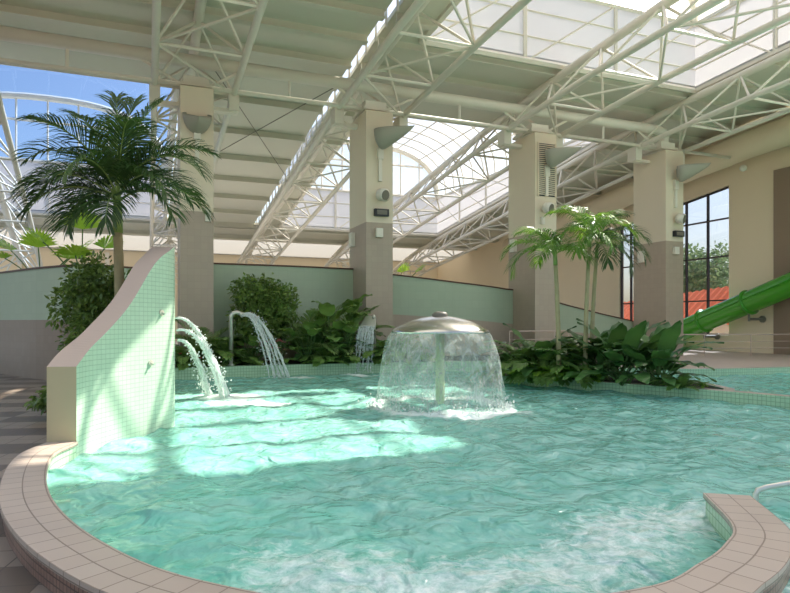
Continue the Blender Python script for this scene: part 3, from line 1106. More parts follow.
# ---------------------------------------------------------------- slide and railings
t = thing('tube_slide', 'bright green enclosed water slide coming down along the right wall', 'slide', P(UW - .8, 20, 0))
pth = [P(UW - .95, v, z) for v, z in ((13.5, 4.75), (16, 3.85), (18, 3.10), (21, 2.05), (24, 1.00), (25.4, .6))]
mb = MB()
mb.tube(pth, .5, 20)
mb.build('tube', M['slide'], t, True)
mb = MB()
side = P(-.502, 0, 0)
mb.tube([p + side + Vector((0, 0, .08)) for p in pth], .035, 6)
mb.build('seam_flange', M['slided'], t)
for v in (16.2, 19.9, 22.3):
    z = float(np.interp(v, [13.5, 16, 18, 21, 24], [4.75, 3.85, 3.10, 2.05, 1.02]))
    p = P(UW - .95, v, z)
    d = P(0, 1, -.345).normalized() * .05
    mb = MB()
    mb.tube([p - d, p + d], .58, 20)
    mb.build('ring_flange', M['slided'], t, True)
    mb = MB()
    mb.tube([p + Vector((0, 0, -.75)), P(UW - .07, v, z - .75)], .06, 8)
    mb.tube([p + Vector((0, 0, -.45)), p + Vector((0, 0, -.85))], .05, 8)
    br = mb.build('wall_bracket', M['louvre'], t)
    mb = MB()
    mb.tube([P(UW - .13, v, z - .75), P(UW - .07, v, z - .75)], .16, 10)
    mb.build('base_plate', M['louvre'], br)


def railing(pts, z0, h, label, rails=3, step=1.9):
    sp = spline(pts, 8)
    t = thing('railing', label, 'railing', (sp[0][0], sp[0][1], z0), 'slim pale railings')
    for kx in range(rails):
        z = z0 + h * (1 - kx / rails * .95)
        m_ = MB()
        m_.tube([(p[0], p[1], z) for p in sp], .028 if kx == 0 else .014, 6)
        m_.build('top_rail' if kx == 0 else 'mid_rail', M['captop'], t)
    acc = 0
    last = sp[0]
    for i, p in enumerate(sp):
        acc += float(np.linalg.norm(p - last))
        last = p
        if i == 0 or acc > step or i == len(sp) - 1:
            acc = 0
            m_ = MB()
            m_.tube([(p[0], p[1], z0), (p[0], p[1], z0 + h)], .02, 6)
            m_.build('post', M['captop'], t)


railing([(10.6, 25.6), (13.5, 25.7), (16.0, 26.0), (17.5, 26.1)], .14, .9, 'pale railing on the deck in front of the green slide')
railing([(4.1, 22.2), (5.0, 22.6), (6.6, 23.6)], .28, .95, 'pale railing behind the mushroom fountain at the island')
mb = MB()
mb.tube([(3.2, 5.5, -.6), (3.2, 5.5, .06), (3.22, 5.5, .1), (3.3, 5.5, .125), (4.4, 5.55, .3), (4.5, 5.55, .3), (4.56, 5.55, .24), (4.56, 5.55, -.6)], .025, 8)
tag(mb.build('handrail', M['pipe'], smooth=True), 'stainless handrail rising out of the water at the right edge', 'handrail')

# ---------------------------------------------------------------- fountains
t = thing('mushroom_fountain', 'stainless mushroom fountain on a pale stem in the middle of the pool', 'fountain', (FN[0], FN[1], 0))
mb = MB()
mb.tube([(FN[0], FN[1], -1.1), (FN[0], FN[1], 1.5)], .085, 16)
mb.build('stem', M['stem'], t, True)
mb = MB()
prof = [(.02, 1.40), (.5, 1.39), (.88, 1.37), (.925, 1.38), (.92, 1.41), (.88, 1.45), (.8, 1.50), (.66, 1.565), (.5, 1.62), (.32, 1.665), (.16, 1.69), (.02, 1.695)]
mb.lathe(prof, (FN[0], FN[1], 0), 48)
mb.build('dome', M['chrome'], t, True)
mb = MB()
mb.lathe([(.14, 1.67), (.155, 1.72), (.12, 1.765), (.05, 1.78), (.005, 1.78)], (FN[0], FN[1], 0), 20)
mb.build('cap_nut', M['louvre'], t, True)


def cj(an, z):
    return .022 * math.sin(an * 9 + z * 4) + .016 * math.sin(an * 23 - z * 7) + .012 * math.sin(an * 41 + z * 3)


mb = MB()
prof = []
for i in range(15):
    s = i / 14
    prof.append((.93 + .30 * s ** .62, lerp(1.39, -.02, s)))
mb.lathe(prof, (FN[0], FN[1], 0), 110, jit=lambda a, z: cj(a, z) * min(1, (1.5 - z)))
tag(mb.build('water_curtain', M['curtain'], smooth=True), 'bell of clear falling water around the mushroom fountain', 'water')


def drops(mb, n, fn, r0, r1):
    for _ in range(n):
        c = fn()
        mb.ball(c, random.uniform(r0, r1), 4, sz=random.uniform(.8, 1.8))


mb = MB()


def f1():
    a = random.random() * 2 * PI
    r = 1.22 + random.gauss(0, .12)
    return (FN[0] + r * math.cos(a), FN[1] + r * math.sin(a), abs(random.gauss(0, .09)))


drops(mb, 420, f1, .006, .018)
tag(mb.build('splash_drops', M['drop'], smooth=True), 'white splash around the foot of the mushroom fountain', 'water splash', kind='stuff')


def jet(p0, p1, apex, r0, r1, label, group, spread=.0, nd=130, strands=1):
    """a thick wobbling stream falling on a parabola with loose drops around it"""
    p0, p1 = Vector(p0), Vector(p1)
    m_ = MB()
    for sidx in range(strands):
        o0 = Vector((random.gauss(0, spread * .3), random.gauss(0, spread * .3), random.gauss(0, spread * .15)))
        o1 = Vector((random.gauss(0, spread), random.gauss(0, spread), 0))
        pts, rs = [], []
        n = 26
        for i in range(n + 1):
            s = i / n
            p = p0.lerp(p1, s) + o0.lerp(o1, s)
            p.z = lerp(p0.z, p1.z, s * s) + apex * 4 * s * (1 - s) + lerp(o0.z, 0, s)
            pts.append(p + Vector((random.gauss(0, .012), random.gauss(0, .012), random.gauss(0, .012))) * (s + .1))
            rs.append(lerp(r0, r1, s) * (1 + .35 * math.sin(i * 2.1 + sidx) * s + random.uniform(-.15, .15)))
        m_.tube(pts, rs, 8)
    for _ in range(nd):
        s = random.random() ** .7
        p = p0.lerp(p1, s)
        p.z = lerp(p0.z, p1.z, s * s) + apex * 4 * s * (1 - s)
        q = (r1 * 1.3 + spread) * s
        m_.ball(p + Vector((random.gauss(0, q), random.gauss(0, q), random.gauss(0, q))), random.uniform(.006, .02), 4)
    return tag(m_.build('water_jet', M['jet'], smooth=True), label, 'water jet', group)


jet((-4.26, 12.05, 1.66), (-3.72, 13.35, .0), .04, .018, .03, 'topmost stream of water shooting from the mint wall', 'streams from the mint wall', .04, 420, 5)
jet((-4.20, 11.95, 1.42), (-3.50, 12.9, .0), .06, .018, .03, 'middle stream of water shooting from the mint wall, landing furthest right', 'streams from the mint wall', .04, 420, 5)
jet((-4.2, 12.0, 1.22), (-4.0, 13.2, .0), .03, .018, .03, 'lowest stream of water shooting from the mint wall, landing furthest left', 'streams from the mint wall', .05, 420, 5)

for y_, z_, l in ((9.1, 1.72, 'upper small steel nozzle plate on the mint wall'), (8.85, 1.0, 'lower small steel nozzle plate on the mint wall')):
    x_ = float(np.interp(y_, [p[1] for p in pl[:50]], [p[0] for p in pl[:50]]))
    nrm = Vector((.93, -.37, 0))
    t = thing('wall_nozzle', l, 'nozzle', (x_, y_, z_), 'nozzle plates on the mint wall')
    mb = MB()
    mb.tube([Vector((x_, y_, z_)) - nrm * .02, Vector((x_, y_, z_)) + nrm * .025], .045, 10)
    mb.build('plate', M['pipe'], t)
    mb = MB()
    mb.tube([Vector((x_, y_, z_)) + nrm * .02, Vector((x_, y_, z_)) + nrm * .07 - Vector((0, 0, .02))], .018, 8)
    mb.build('nozzle', M['pipe'], t)

# goose-neck spout
gx, gy = -4.72, 17.85
t = thing('gooseneck_spout', 'slim stainless goose-neck spout standing on the rear pool rim', 'spout', (gx, gy, .3))
mb = MB()
arc = [(gx, gy, .3), (gx, gy, 1.66)] + [(gx + .16 - .16 * math.cos(a), gy - .02, 1.68 + .17 * math.sin(a)) for a in np.linspace(.2, 2.2, 9)]
mb.tube(arc, .06, 10)
mb.build('pipe', M['pipe'], t, True)
mb = MB()
mb.tube([(gx, gy, .31), (gx, gy, .36)], .1, 12)
mb.build('base_flange', M['pipe'], t, True)
mb = MB()
mb.tube([(arc[-1][0] - .02, gy - .02, arc[-1][2] + .02), (arc[-1][0] + .1, gy - .02, arc[-1][2] - .05)], [.05, .075], 10)
mb.build('nozzle', M['pipe'], t, True)
jet((gx + .34, gy - .03, 1.76), (gx + 1.42, gy - .4, 0), .12, .03, .018, 'loose arc of water falling from the goose-neck spout', None, .17, 700, 12)

# cascade spout
cx_, cy_ = -.72, 19.35
t = thing('cascade_spout', 'flat stainless cascade spout on the rear rim in front of the second pillar', 'spout', (cx_ + .05, cy_, .3))
mb = MB()
mb.tube([(cx_ + .08, cy_ + .15, .28), (cx_ + .08, cy_ + .15, 1.72), (cx_ + .06, cy_ + .05, 1.76), (cx_ + .05, cy_ - .05, 1.7)], .045, 10)
mb.build('pipe', M['pipe'], t, True)
mb = MB()
mb.face([(cx_ - .36, cy_ - .2, 1.42), (cx_ + .12, cy_ - .2, 1.42), (cx_ + .12, cy_ + .1, 1.72), (cx_ - .2, cy_ + .1, 1.72)])
mb.face([(cx_ - .36, cy_ - .2, 1.46), (cx_ + .12, cy_ - .2, 1.46), (cx_ + .12, cy_ + .1, 1.76), (cx_ - .2, cy_ + .1, 1.76)])
mb.face([(cx_ - .36, cy_ - .2, 1.42), (cx_ + .12, cy_ - .2, 1.42), (cx_ + .12, cy_ - .2, 1.46), (cx_ - .36, cy_ - .2, 1.46)])
mb.face([(cx_ - .36, cy_ - .2, 1.42), (cx_ - .2, cy_ + .1, 1.72), (cx_ - .2, cy_ + .1, 1.76), (cx_ - .36, cy_ - .2, 1.46)])
mb.face([(cx_ + .12, cy_ - .2, 1.42), (cx_ + .12, cy_ + .1, 1.72), (cx_ + .12, cy_ + .1, 1.76), (cx_ + .12, cy_ - .2, 1.46)])
mb.build('blade', M['pipe'], t)
mb = MB()
for k_ in range(46):
    x = random.uniform(-.35, .11)
    o = random.uniform(-.02, .03)
    pts = []
    s0, s1 = sorted((random.random() * .4, .3 + random.random() * .7))
    for i in range(9):
        s = lerp(s0, s1, i / 8)
        pts.append((cx_ + x * (1 + .25 * s) - .1 * s + random.gauss(0, .008), cy_ - .2 - .42 * s + o, 1.44 * (1 - s * s)))
    mb.tube(pts, [random.uniform(.008, .02) for _ in pts], 5)


def f2():
    s = random.random() ** .6
    return (cx_ + random.uniform(-.37, .12) * (1 + .3 * s) - .1 * s, cy_ - .2 - .42 * s + random.gauss(0, .05 * s), 1.44 * (1 - s * s))


drops(mb, 320, f2, .007, .02)
tag(mb.build('water_cascade', M['jet'], smooth=True), 'broken sheet of water falling from the flat cascade spout', 'water cascade')

# ---------------------------------------------------------------- plants
def walk(base, az, el, L, droop, n=14, pw=1.25):
    p = Vector(base)
    out = [(p.copy(), None)]
    pts = [p.copy()]
    tans = []
    for i in range(n):
        s = (i + .5) / n
        e = el - droop * s ** pw
        t = Vector((math.cos(az) * math.cos(e), math.sin(az) * math.cos(e), math.sin(e)))
        p = p + t * (L / n)
        pts.append(p.copy())
        tans.append(t)
    tans.append(tans[-1])
    return pts, tans


def frond(az, el, L, droop, nl, ll, lw, ang=52, vee=.25, hang=.5, rw=.016, start=.16, base=(0, 0, 0), prof=.65):
    mb = MB()
    n = 16
    pts, tans = walk(base, az, el, L, droop, n)
    mb.tube(pts, [lerp(rw, rw * .25, i / n) for i in range(n + 1)], 5, 1)
    side = Vector((-math.sin(az), math.cos(az), 0))
    for sgn in (-1, 1):
        for k_ in range(nl):
            s = lerp(start, .995, (k_ + random.random() * .5) / nl)
            i = min(int(s * n), n - 1)
            f = s * n - i
            p = pts[i].lerp(pts[i + 1], f)
            t = tans[i]
            up = t.cross(side) * -1
            if up.z < 0 and abs(t.z) < .9:
                up = -up
            a = math.radians(lerp(ang + 14, ang - 26, s) + random.uniform(-5, 5))
            l = ll * max(.12, math.sin(PI * (.1 + .86 * s)) ** prof) * random.uniform(.88, 1.08)
            d = (t * math.cos(a) + side * (sgn * math.sin(a)) + up * vee).normalized()
            w = (d.cross(up + side * random.uniform(-.5, .5))).normalized() * (lw / 2)
            m1 = p + d * (l * .45)
            d2 = (d + Vector((0, 0, -hang * random.uniform(.7, 1.3)))).normalized()
            m2 = m1 + d2 * (l * .35)
            d3 = (d2 + Vector((0, 0, -hang * .8))).normalized()
            tip = m2 + d3 * (l * .25)
            b = len(mb.v)
            mb.v.extend([tuple(q) for q in (p - w * .5, p + w * .5, m1 + w, m1 - w, m2 + w * .75, m2 - w * .75, tip)])
            for fc in ((b, b + 1, b + 2, b + 3), (b + 3, b + 2, b + 4, b + 5), (b + 5, b + 4, b + 6)):
                mb.f.append(fc)
                mb.m.append(0)
                mb.uv.append(None)
    return mb


def blade(az, el, petL, L, W, droop, fold=.3, wav=.02, rw=.014):
    """one broad leaf: stalk, folded blade"""
    mb = MB()
    pts, tans = walk((0, 0, 0), az, el, petL, .25, 6)
    mb.tube(pts, [lerp(rw, rw * .6, i / 6) for i in range(7)], 5, 1)
    n = 12
    p2, t2 = walk(pts[-1], az, el - .25, L, droop, n, 1.1)
    side = Vector((-math.sin(az), math.cos(az), 0))
    rows = []
    ph = random.random() * 6
    for i in range(n + 1):
        s = i / n
        w = W / 2 * (math.sin(PI * min(1, s * .93 + .05) ** .8) ** .75) if i < n else .002
        up = side.cross(t2[i]) * -1
        if up.z < 0:
            up = -up
        row = []
        for q in (-1, -.5, 0, .5, 1):
            row.append(p2[i] + side * (w * q * math.cos(fold)) + up * (abs(q) * w * math.sin(fold) - w * .25 * q * q + wav * math.sin(s * 16 + ph + q * 2) * abs(q)))
        rows.append(row)
    mb.grid(rows)
    return mb


def fan_leaf(az, el, petL, R, n=17, spread=2.5):
    mb = MB()
    pts, tans = walk((0, 0, 0), az, el, petL, .3, 6)
    mb.tube(pts, .014, 5, 1)
    c = pts[-1]
    t = tans[-1]
    side = Vector((-math.sin(az), math.cos(az), 0))
    nrm = t.cross(side)
    for i in range(n):
        a = lerp(-spread / 2, spread / 2, i / (n - 1))
        d = t * math.cos(a) + side * math.sin(a)
        e = (side * math.cos(a) - t * math.sin(a)) * (R * spread / n * .48)
        l = R * (1 - .18 * abs(a) / spread * 2)
        m1 = c + d * (l * .62) + nrm * (.03 * (-1) ** i)
        tip = c + d * l - Vector((0, 0, l * .1))
        mb.face([c, m1 - e, tip, m1 + e])
    return mb


def put(proto_me, name, parent, rz=0.0, sc=1.0, loc=(0, 0, 0), tilt=0.0):
    o = bpy.data.objects.new(name, proto_me)
    COL.objects.link(o)
    o.parent = parent
    o.location = loc
    o.rotation_euler = (tilt, 0, rz)
    o.scale = (sc, sc, sc)
    return o


def palm(name, label, loc, h, trunk_r, fr, mats, lean=(0, 0), shaft=.5, group=None, cat='palm tree'):
    t = thing(name, label, cat, loc, group)
    m_ = MB()
    n = max(10, int(h / .12))
    pts, rs = [], []
    for i in range(n + 1):
        s = i / n
        pts.append((lean[0] * s * s, lean[1] * s * s, h * s))
        rs.append(trunk_r * (1.25 - .35 * s) * (1.0 + (.07 if i % 2 else 0)))
    m_.tube(pts, rs, 12)
    m_.build('trunk', M['palmtrunk'], t, True, world=False)
    top = Vector(pts[-1])
    m_ = MB()
    m_.tube([top, top + Vector((lean[0] * .1, lean[1] * .1, shaft * .5)), top + Vector((lean[0] * .2, lean[1] * .2, shaft))], [trunk_r * 1.05, trunk_r * .95, trunk_r * .5], 12)
    m_.build('crownshaft', M['shaft'], t, True, world=False)
    cr = top + Vector((lean[0] * .15, lean[1] * .15, shaft * .8))
    for f in fr:
        m_ = frond(base=cr + Vector((0, 0, random.uniform(-.12, .05))), **f)
        m_.build('frond', mats, t, world=False)
    return t


def fr(az, el, L, droop, **kw):
    d = dict(az=math.radians(az), el=math.radians(el), L=L, droop=math.radians(droop), nl=46, ll=.62, lw=.035)
    d.update(kw)
    return d


PM = [M['palm_dark'], M['shaft']]
lf = dict(nl=50, ll=.66, lw=.026, vee=.3)
left_fr = [fr(a, e, L, d, **lf) for a, e, L, d in (
    (150, 78, 2.0, 62), (115, 88, 1.95, 36), (45, 85, 1.9, 44), (14, 74, 1.95, 98), (180, 66, 1.85, 104), (170, 52, 1.75, 112), (350, 60, 1.8, 118), (15, 44, 1.6, 112),
    (195, 34, 1.55, 104), (335, 30, 1.4, 100), (265, 50, 1.7, 115), (95, 60, 1.9, 80), (235, 70, 1.8, 80), (300, 70, 1.8, 85), (60, 50, 1.8, 105), (140, 50, 1.75, 105),
    (285, 10, 1.25, 85), (250, 0, 1.2, 70), (215, 46, 1.6, 112), (325, 46, 1.55, 112), (80, 88, 1.8, 30), (155, 24, 1.4, 95))]
palm('palm_tree', 'tall dark green feather palm rising behind the mint wall on the left', (-4.42, 10.0, .12), 2.9, .075, left_fr, PM, (-.05, 0), .75)

PB_ = [M['palm_bright'], M['shaft']]
isl = dict(nl=36, ll=.56, lw=.022, hang=.6)


def isl_fr(spec):
    return [fr(a, e, L, d + 14, **isl) for a, e, L, d in spec]


palm('palm_tree', 'leftmost of the three slim palms on the island, its fronds arching far to the left', (3.86, 14.6, .16), 2.75, .05,
     isl_fr([(180, 48, 1.45, 100), (190, 15, 1.4, 85), (150, 70, 1.2, 80), (20, 50, 1.0, 100), (250, 50, 1.1, 110), (100, 45, 1.2, 100), (330, 30, .95, 95), (215, 70, 1.1, 90)]), PB_, (-.08, 0), .4)
palm('palm_tree', 'middle and tallest of the three slim palms on the island', (4.40, 14.35, .16), 3.15, .045,
     isl_fr([(170, 72, 1.2, 80), (120, 80, 1.1, 60), (30, 70, 1.2, 85), (350, 40, 1.25, 105), (200, 40, 1.1, 105), (260, 55, 1.1, 110), (290, 20, 1.0, 85), (80, 50, 1.1, 100), (230, 10, .95, 70)]),
     PB_, (.1, 0), .4)
palm('palm_tree', 'rightmost of the three slim palms on the island, fronds drooping to the right', (4.72, 14.9, .16), 2.95, .045,
     isl_fr([(0, 55, 1.45, 100), (340, 22, 1.35, 85), (15, 78, 1.25, 70), (60, 60, 1.2, 90), (300, 45, 1.25, 105), (120, 70, 1.1, 80), (320, -5, 1.2, 65), (270, 10, 1.0, 80)]), [M['palm_dark'], M['shaft']], (.12, 0), .4)


def shrub(label, loc, r, nleaf, lsize, mat, stems=5, name='ficus_shrub', h0=.3, group=None, cat='shrub', flat=.6):
    t = thing(name, label, cat, loc, group)
    # clumps
    nc = 26
    cl = []
    for _ in range(nc):
        d = rng.normal(size=3)
        d /= np.linalg.norm(d)
        d *= rng.random() ** .4
        cl.append(np.array([d[0] * r[0] * .78, d[1] * r[1] * .78, h0 + r[2] + d[2] * r[2] * .82]))
    c = np.array(cl)[rng.integers(0, nc, nleaf)]
    off = rng.normal(size=(nleaf, 3))
    off /= np.linalg.norm(off, axis=1)[:, None]
    off *= (rng.random(nleaf) ** .4)[:, None] * np.array(r) * .36
    p = c + off
    p[:, 2] = np.maximum(p[:, 2], .03)
    ax = off + rng.normal(size=(nleaf, 3)) * .25 * r[0] + np.array([0, 0, -.12])
    ax /= np.linalg.norm(ax, axis=1)[:, None]
    sd = np.cross(ax, rng.normal(size=(nleaf, 3)) * flat + np.array([0, 0, 1.0]))
    sd /= np.linalg.norm(sd, axis=1)[:, None] + 1e-9
    ls = lsize * rng.uniform(.7, 1.25, nleaf)[:, None]
    a, b = p, p + ax * ls
    m = p + ax * ls * .5
    v = np.stack([a, m + sd * ls * .24, b - np.array([0, 0, 1]) * ls * .1, m - sd * ls * .24], 1).reshape(-1, 3)
    f = np.arange(nleaf * 4).reshape(-1, 4)
    me_ = bpy.data.meshes.new('foliage')
    me_.from_pydata(v.tolist(), [], f.tolist())
    me_.materials.append(mat)
    link('foliage', me_, t, False)
    m_ = MB()
    for k_ in range(stems):
        e = cl[k_]
        m_.tube([(random.gauss(0, .05), random.gauss(0, .05), 0), (e[0] * .4, e[1] * .4, e[2] * .55), tuple(e)], [.03 * r[2] + .008, .02 * r[2] + .006, .006], 6)
    m_.build('stem', M['bark'], t, True, world=False)
    return t


shrub('big glossy ficus shrub below the tall left palm', (-5.0, 10.6, .12), (.78, .8, 1.12), 7500, .11, M['ficus'], h0=.42)
shrub('dense small-leaved ficus shrub in the rear bed beside the goose-neck spout', (-3.95, 19.3, .28), (1.3, .95, 1.32), 8200, .16, M['ficus'], h0=.2)
shrub('low leafy bush below the big ficus shrub at the end of the mint wall', (-5.55, 10.1, .12), (.35, .35, .22), 420, .12, M['ficus'], 3, 'low_bush', .02)

# shared leaf meshes
BL = [blade(0, math.radians(e), pl_, L, W, math.radians(d)).mesh('leaf', [M['broad'], M['petiole']], True)
      for e, pl_, L, W, d in ((80, .55, .85, .34, 45), (66, .5, .9, .37, 62), (52, .45, .85, .36, 68), (38, .35, .75, .33, 62), (72, .6, .7, .30, 80))]
HL = [blade(0, math.radians(e), pl_, L, W, math.radians(d), .35).mesh('leaf', [M['split'], M['petiole']], True)
      for e, pl_, L, W, d in ((82, 1.0, .45, .36, 70), (68, .85, .48, .38, 75), (50, .65, .46, .36, 70), (28, .45, .42, .32, 60))]
SL = [frond(0, math.radians(e), L, math.radians(d), 13, .30, .055, 55, .15, .4, .012, .38, prof=.5).mesh('leaf', [M['split'], M['petiole']])
      for e, L, d in ((76, 1.05, 85), (58, 1.1, 95), (36, 1.0, 80))]
FE = [frond(0, math.radians(e), L, math.radians(d), 26, .15, .035, 62, .05, .3, .008, .12).mesh('leaf', [M['lime'], M['petiole']])
      for e, L, d in ((65, .6, 90), (45, .65, 85), (25, .55, 60))]
FD = [frond(0, math.radians(e), L, math.radians(d), 26, .2, .045, 62, .05, .3, .008, .12).mesh('leaf', [M['split'], M['petiole']])
      for e, L, d in ((70, .9, 85), (50, .95, 90), (30, .85, 65))]
AR = [frond(0, math.radians(e), L, math.radians(d), 30, .42, .035, 45, .3, .35, .012, .2).mesh('frond', [M['areca'], M['petiole']])
      for e, L, d in ((80, 1.7, 55), (66, 1.7, 75), (50, 1.5, 85))]


def rosette(name, label, loc, protos, n, sc=1.0, cat='plant', group=None, part='leaf', az0=None):
    t = thing(name, label, cat, loc, group)
    for i in range(n):
        k_ = min(len(protos) - 1, int(i / n * len(protos)))
        rz = i * 2.399 + random.uniform(-.3, .3)
        put(protos[k_], part, t, rz, sc * random.uniform(.85, 1.12), (random.uniform(-.08, .08) * sc, random.uniform(-.08, .08) * sc, 0), random.uniform(-.1, .1))
    return t


# island: broad leaves on the right, split leaves on the left, ferns along the rim
G = 'broad-leaved plants on the palm island'
for x, y, n, sc, l in ((5.15, 13.95, 13, 1.0, 'broad-leaved plant with upright paddle leaves below the rightmost slim palm, behind the rim'),
                       (5.75, 13.5, 13, .98, 'broad-leaved plant with large dark paddle leaves at the right end of the palm island'),
                       (5.3, 14.7, 12, 1.12, 'tallest broad-leaved plant on the island, standing behind the others'),
                       (5.75, 14.05, 11, .9, 'broad-leaved plant leaning over the island toward the green slide'),
                       (4.7, 14.35, 11, .85, 'broad-leaved plant around the foot of the middle slim palm'),
                       (4.9, 15.3, 11, 1.0, 'broad-leaved plant half hidden at the rear of the palm island')):
    rosette('paddle_leaf_plant', l, (x, y, .16), BL, n + 6, sc * 1.2, group=G)
G = 'split-leaved plants on the palm island'
for x, y, n, sc, l in ((3.15, 15.75, 14, 1.0, 'split-leaved plant at the left tip of the palm island'),
                       (3.65, 15.2, 14, 1.0, 'split-leaved plant in front of the leftmost slim palm'),
                       (4.2, 14.85, 12, 1.0, 'split-leaved plant between the leftmost and middle slim palms'),
                       (3.4, 16.2, 13, 1.15, 'split-leaved plant at the rear left of the palm island'),
                       (4.1, 15.7, 13, 1.2, 'split-leaved plant behind the leftmost slim palm')):
    rosette('split_leaf_plant', l, (x, y, .16), SL, n + 4, sc * 1.2, group=G)
rosette('paddle_leaf_plant', 'broad-leaved plant rising among the split leaves left of the leftmost slim palm', (3.55, 15.6, .16), BL, 10, 1.25)
G = 'ferns along the island rim'
for i, (x, y, sc, l) in enumerate(((3.55, 15.12, .85, 'lime green fern on the island rim below the leftmost slim palm'), (3.95, 14.9, .8, 'lime green fern on the island rim right of the leftmost slim palm'),
                                   (4.35, 14.62, .75, 'lime green fern on the island rim below the middle slim palm'), (6.35, 12.85, .35, 'tiny yellow-green fern at the right end of the island rim'))):
    rosette('fern', l, (x, y - (.1 if i < 3 else 0), .24), FE, 20 if i < 3 else 9, sc * (1.45 if i < 3 else 1.1), 'fern', G)
rosette('fern', 'dark green fern at the right end of the palm island', (5.98, 13.02, .17), FD, 15, .62, 'fern')

# rear bed
G = 'ferns in the rear bed'
for x, y, sc, l in ((-5.9, 17.7, 1.0, 'green fern in the rear bed right of the mint wall'), (-5.2, 18.6, 1.25, 'tall fern left of the goose-neck spout'), (-5.6, 19.2, 1.3, 'tall fern against the sage wall beside the leftmost pillar'),
                    (-4.5, 18.5, .8, 'low fern right behind the goose-neck spout'), (-2.1, 18.95, .85, 'low fern below the dense ficus shrub'), (-.2, 19.75, 1.15, 'fern right of the cascade spout'), (-.1, 20.5, 1.3, 'fern behind the cascade spout against the pillar'),
                    (.35, 19.7, .9, 'fern in the rear bed seen beside the bell of falling water')):
    rosette('fern', l, (x, y, .28), FD, 17, sc * 1.35, 'fern', G)
G = 'heart-leaved plants in the rear bed'
for x, y, sc, l in ((-4.2, 18.35, .9, 'heart-leaved plant seen through the goose-neck arc of water'), (-2.65, 18.75, 1.15, 'heart-leaved plant on the rear rim right of the red flowers'), (-2.0, 19.2, 1.5, 'large heart-leaved plant at the middle of the rear bed'),
                    (-1.75, 20.0, 1.7, 'tall heart-leaved plant left of the second pillar'), (-1.45, 19.15, 1.25, 'heart-leaved plant next to the cascade spout')):
    rosette('heart_leaf_plant', l, (x, y, .28), HL, 22, sc * .95, group=G)
rosette('paddle_leaf_plant', 'broad-leaved plant standing in the rear bed left of the cascade spout', (-2.3, 19.5, .28), BL, 10, 1.25)
rosette('areca_palm', 'feathery areca palm against the sage wall left of the second pillar', (-2.75, 19.5, .28), AR, 15, 1.3, 'palm', part='frond')
rosette('areca_palm', 'areca palm with arching fronds between the mint wall and the goose-neck spout', (-5.55, 18.3, .28), AR, 14, .95, 'palm', part='frond')
rosette('areca_palm', 'small areca palm leaning toward the second pillar', (-1.75, 20.0, .28), AR, 12, 1.2, 'palm', part='frond')


def flowers(label, loc, mat, n=7, h=.45, sp=.22):
    t = thing('flowering_plant', label, 'flower', loc, 'red and pink flowers in the rear bed')
    for i in range(n):
        a = random.random() * 6.28
        x, y, z = random.gauss(0, sp), random.gauss(0, sp * .5), h * random.uniform(.7, 1.25)
        m_ = MB()
        m_.tube([(x * .3, y * .3, 0), (x, y, z)], .008, 5)
        m_.build('stalk', M['petiole'], t, world=False)
        m_ = MB()
        for q in range(6):
            b = q * PI / 3 + a
            d = Vector((math.cos(b), math.sin(b), .35)) * .085
            e = Vector((-math.sin(b), math.cos(b), 0)) * .04
            c = Vector((x, y, z))
            m_.face([c, c + d * .6 - e, c + d, c + d * .6 + e])
        m_.ball((x, y, z + .01), .02, 4)
        m_.build('blossom', mat, t, world=False)
    for i in range(7):
        put(FE[2] if False else FD[2], 'leaf', t, i * .9, .4)


flowers('red flowers in the rear bed beside the streams from the mint wall', (-5.55, 17.35, .3), M['red'], 9, .32, .3)
flowers('red flowers in the rear bed just left of the goose-neck spout', (-4.98, 17.75, .3), M['red'], 7, .3)
flowers('pink flowers behind the goose-neck arc of water', (-3.45, 18.45, .3), M['pink'], 14, .62, .2)
flowers('red flowers right of the cascade spout', (-.3, 19.5, .3), M['red'], 6, .4)

# fan palms behind the left wall and between the pillars
FL = [fan_leaf(0, math.radians(e), 1.2, .62).mesh('leaf', [M['fan'], M['petiole']]) for e in (82, 60, 40)]


def fan(label, loc, specs):
    t = thing('fan_palm', label, 'palm', loc, 'fan palms beyond the low walls')
    m_ = MB()
    m_.tube([(0, 0, 0), (0, 0, specs[0][2])], .09, 8)
    m_.build('trunk', M['palmtrunk'], t, True, world=False)
    for (pi_, rz, z, sc) in specs:
        put(FL[pi_], 'leaf', t, math.radians(rz), sc, (0, 0, z))


fan('lime fan palm peeping over the left wall at the left edge', (-11.2, 19.6, 0), [(1, 180, 2.6, 1.3), (1, 30, 2.5, 1.4), (2, 250, 2.7, 1.2), (2, 330, 2.6, 1.4), (0, 290, 2.5, 1.2)])
fan('lime fan palm over the left wall beside the palm trunk', (-9.4, 18.6, 0), [(0, 300, 2.8, 1.3), (1, 200, 2.6, 1.4), (2, 290, 2.6, 1.3), (1, 340, 2.6, 1.2)])
fan('bright leafy palm tip peeping over the low wall right of the second pillar', (.05, 24.6, 0), [(1, 10, 2.5, 1.1), (0, 40, 2.5, .9)])

# ---------------------------------------------------------------- outside the window
mb = MB()
mb.ubox(26.3, 80, -10, 90, -.3, -.1)
struct(mb.build('ground', M['ground']), 'pale paving outside the window', 'ground')


def tree(label, loc, r, h, n, ls):
    t = shrub(label, loc, r, n, ls, M['tree'], 7, 'garden_tree', h, 'trees outside the window', 'tree', 1.0)
    m_ = MB()
    m_.tube([(0, 0, 0), (.1, 0, h * .6), (0, .1, h + r[2] * .6)], [.25, .2, .12], 8)
    m_.build('trunk', M['bark'], t, True, world=False)


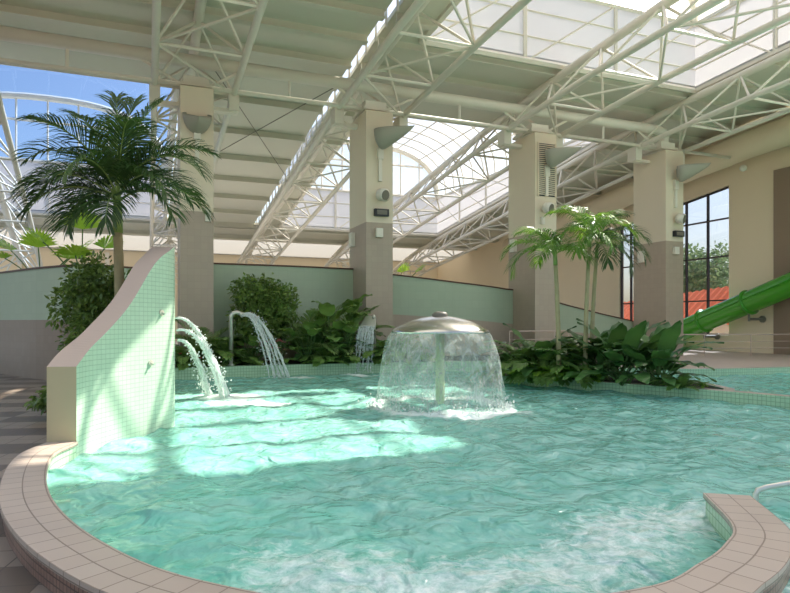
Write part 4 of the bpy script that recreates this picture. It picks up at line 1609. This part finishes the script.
for u, v, r, h, l in ((44, 40, (4.2, 4.2, 3.6), 1.2, 'leafy tree outside the tall window, left of its middle bar'), (46, 31, (2.8, 2.8, 2.4), .9, 'low leafy tree outside the tall window, right of its middle bar'),
                      (56, 52, (5, 5, 4), 2.0, 'distant tree outside the tall window behind the nearer trees')):
    tree(l, tuple(P(u, v, -.1)), r, h, 4200, .5)
t = thing('garden_building', 'low building with an orange tiled roof outside the tall window', 'building', P(36, 30, -.1))
mb = MB()
mb.ubox(35, 39, 20, 44, -.1, 1.45)
mb.build('wall', M['outwall'], t)
mb = MB()
for i in range(40):
    va = 19.6 + i * .62
    mb.grid([[P(34.4, va, 1.35), P(34.4, va + .31, 1.45), P(34.4, va + .62, 1.35)], [P(37.5, va, 4.9 - .05 * i), P(37.5, va + .31, 5.0 - .05 * i), P(37.5, va + .62, 4.9 - .05 * i)]])
mb.build('roof', M['orange'], t)

# ---------------------------------------------------------------- light
SUN_TO = P(9.4, 3.6, 10.6).normalized()                # towards the sun
sd = bpy.data.lights.new('sun', 'SUN')
sd.energy = 9.5
sd.color = (1.0, .93, .82)
sd.angle = math.radians(.6)
so = bpy.data.objects.new('sun', sd)
COL.objects.link(so)
so.rotation_euler = SUN_TO.to_track_quat('Z', 'Y').to_euler()
so.location = SUN_TO * 60

wd = bpy.data.worlds.new('World')
scene.world = wd
wd.use_nodes = True
nt = wd.node_tree
nt.nodes.clear()
ow = nt.nodes.new('ShaderNodeOutputWorld')
bg = nt.nodes.new('ShaderNodeBackground')
sky = nt.nodes.new('ShaderNodeTexSky')
sky.sky_type = 'NISHITA'
sky.sun_disc = False
sky.sun_elevation = math.asin(SUN_TO.z)
sky.sun_rotation = math.atan2(SUN_TO.x, SUN_TO.y)
sky.air_density = 1.0
sky.dust_density = 3.0
sky.ozone_density = 1.5
tint = nt.nodes.new('ShaderNodeMixRGB')
tint.blend_type = 'MULTIPLY'
tint.inputs[0].default_value = 1
tint.inputs[2].default_value = (1.0, .94, .84, 1)
nt.links.new(sky.outputs[0], tint.inputs[1])
nt.links.new(tint.outputs[0], bg.inputs[0])
bg.inputs[1].default_value = .25
nt.links.new(bg.outputs[0], ow.inputs[0])

# ---------------------------------------------------------------- camera and render look
cd = bpy.data.cameras.new('camera')
cam = bpy.data.objects.new('camera', cd)
COL.objects.link(cam)
cam.location = (0, 0, CAMZ)
cam.rotation_euler = (PI / 2, 0, 0)
cd.sensor_width = 36
cd.lens = 36 * 620 / 790
cd.shift_y = 24.5 / 790
cd.clip_end = 400
scene.camera = cam
scene.view_settings.view_transform = 'Standard'
scene.view_settings.look = 'None'
scene.view_settings.gamma = 1.0
scene.view_settings.exposure = 0.4
cy = scene.cycles
cy.use_denoising = True
cy.max_bounces = 10
cy.diffuse_bounces = 5
cy.transparent_max_bounces = 24
cy.caustics_reflective = False
cy.caustics_refractive = False
cy.sample_clamp_indirect = 6
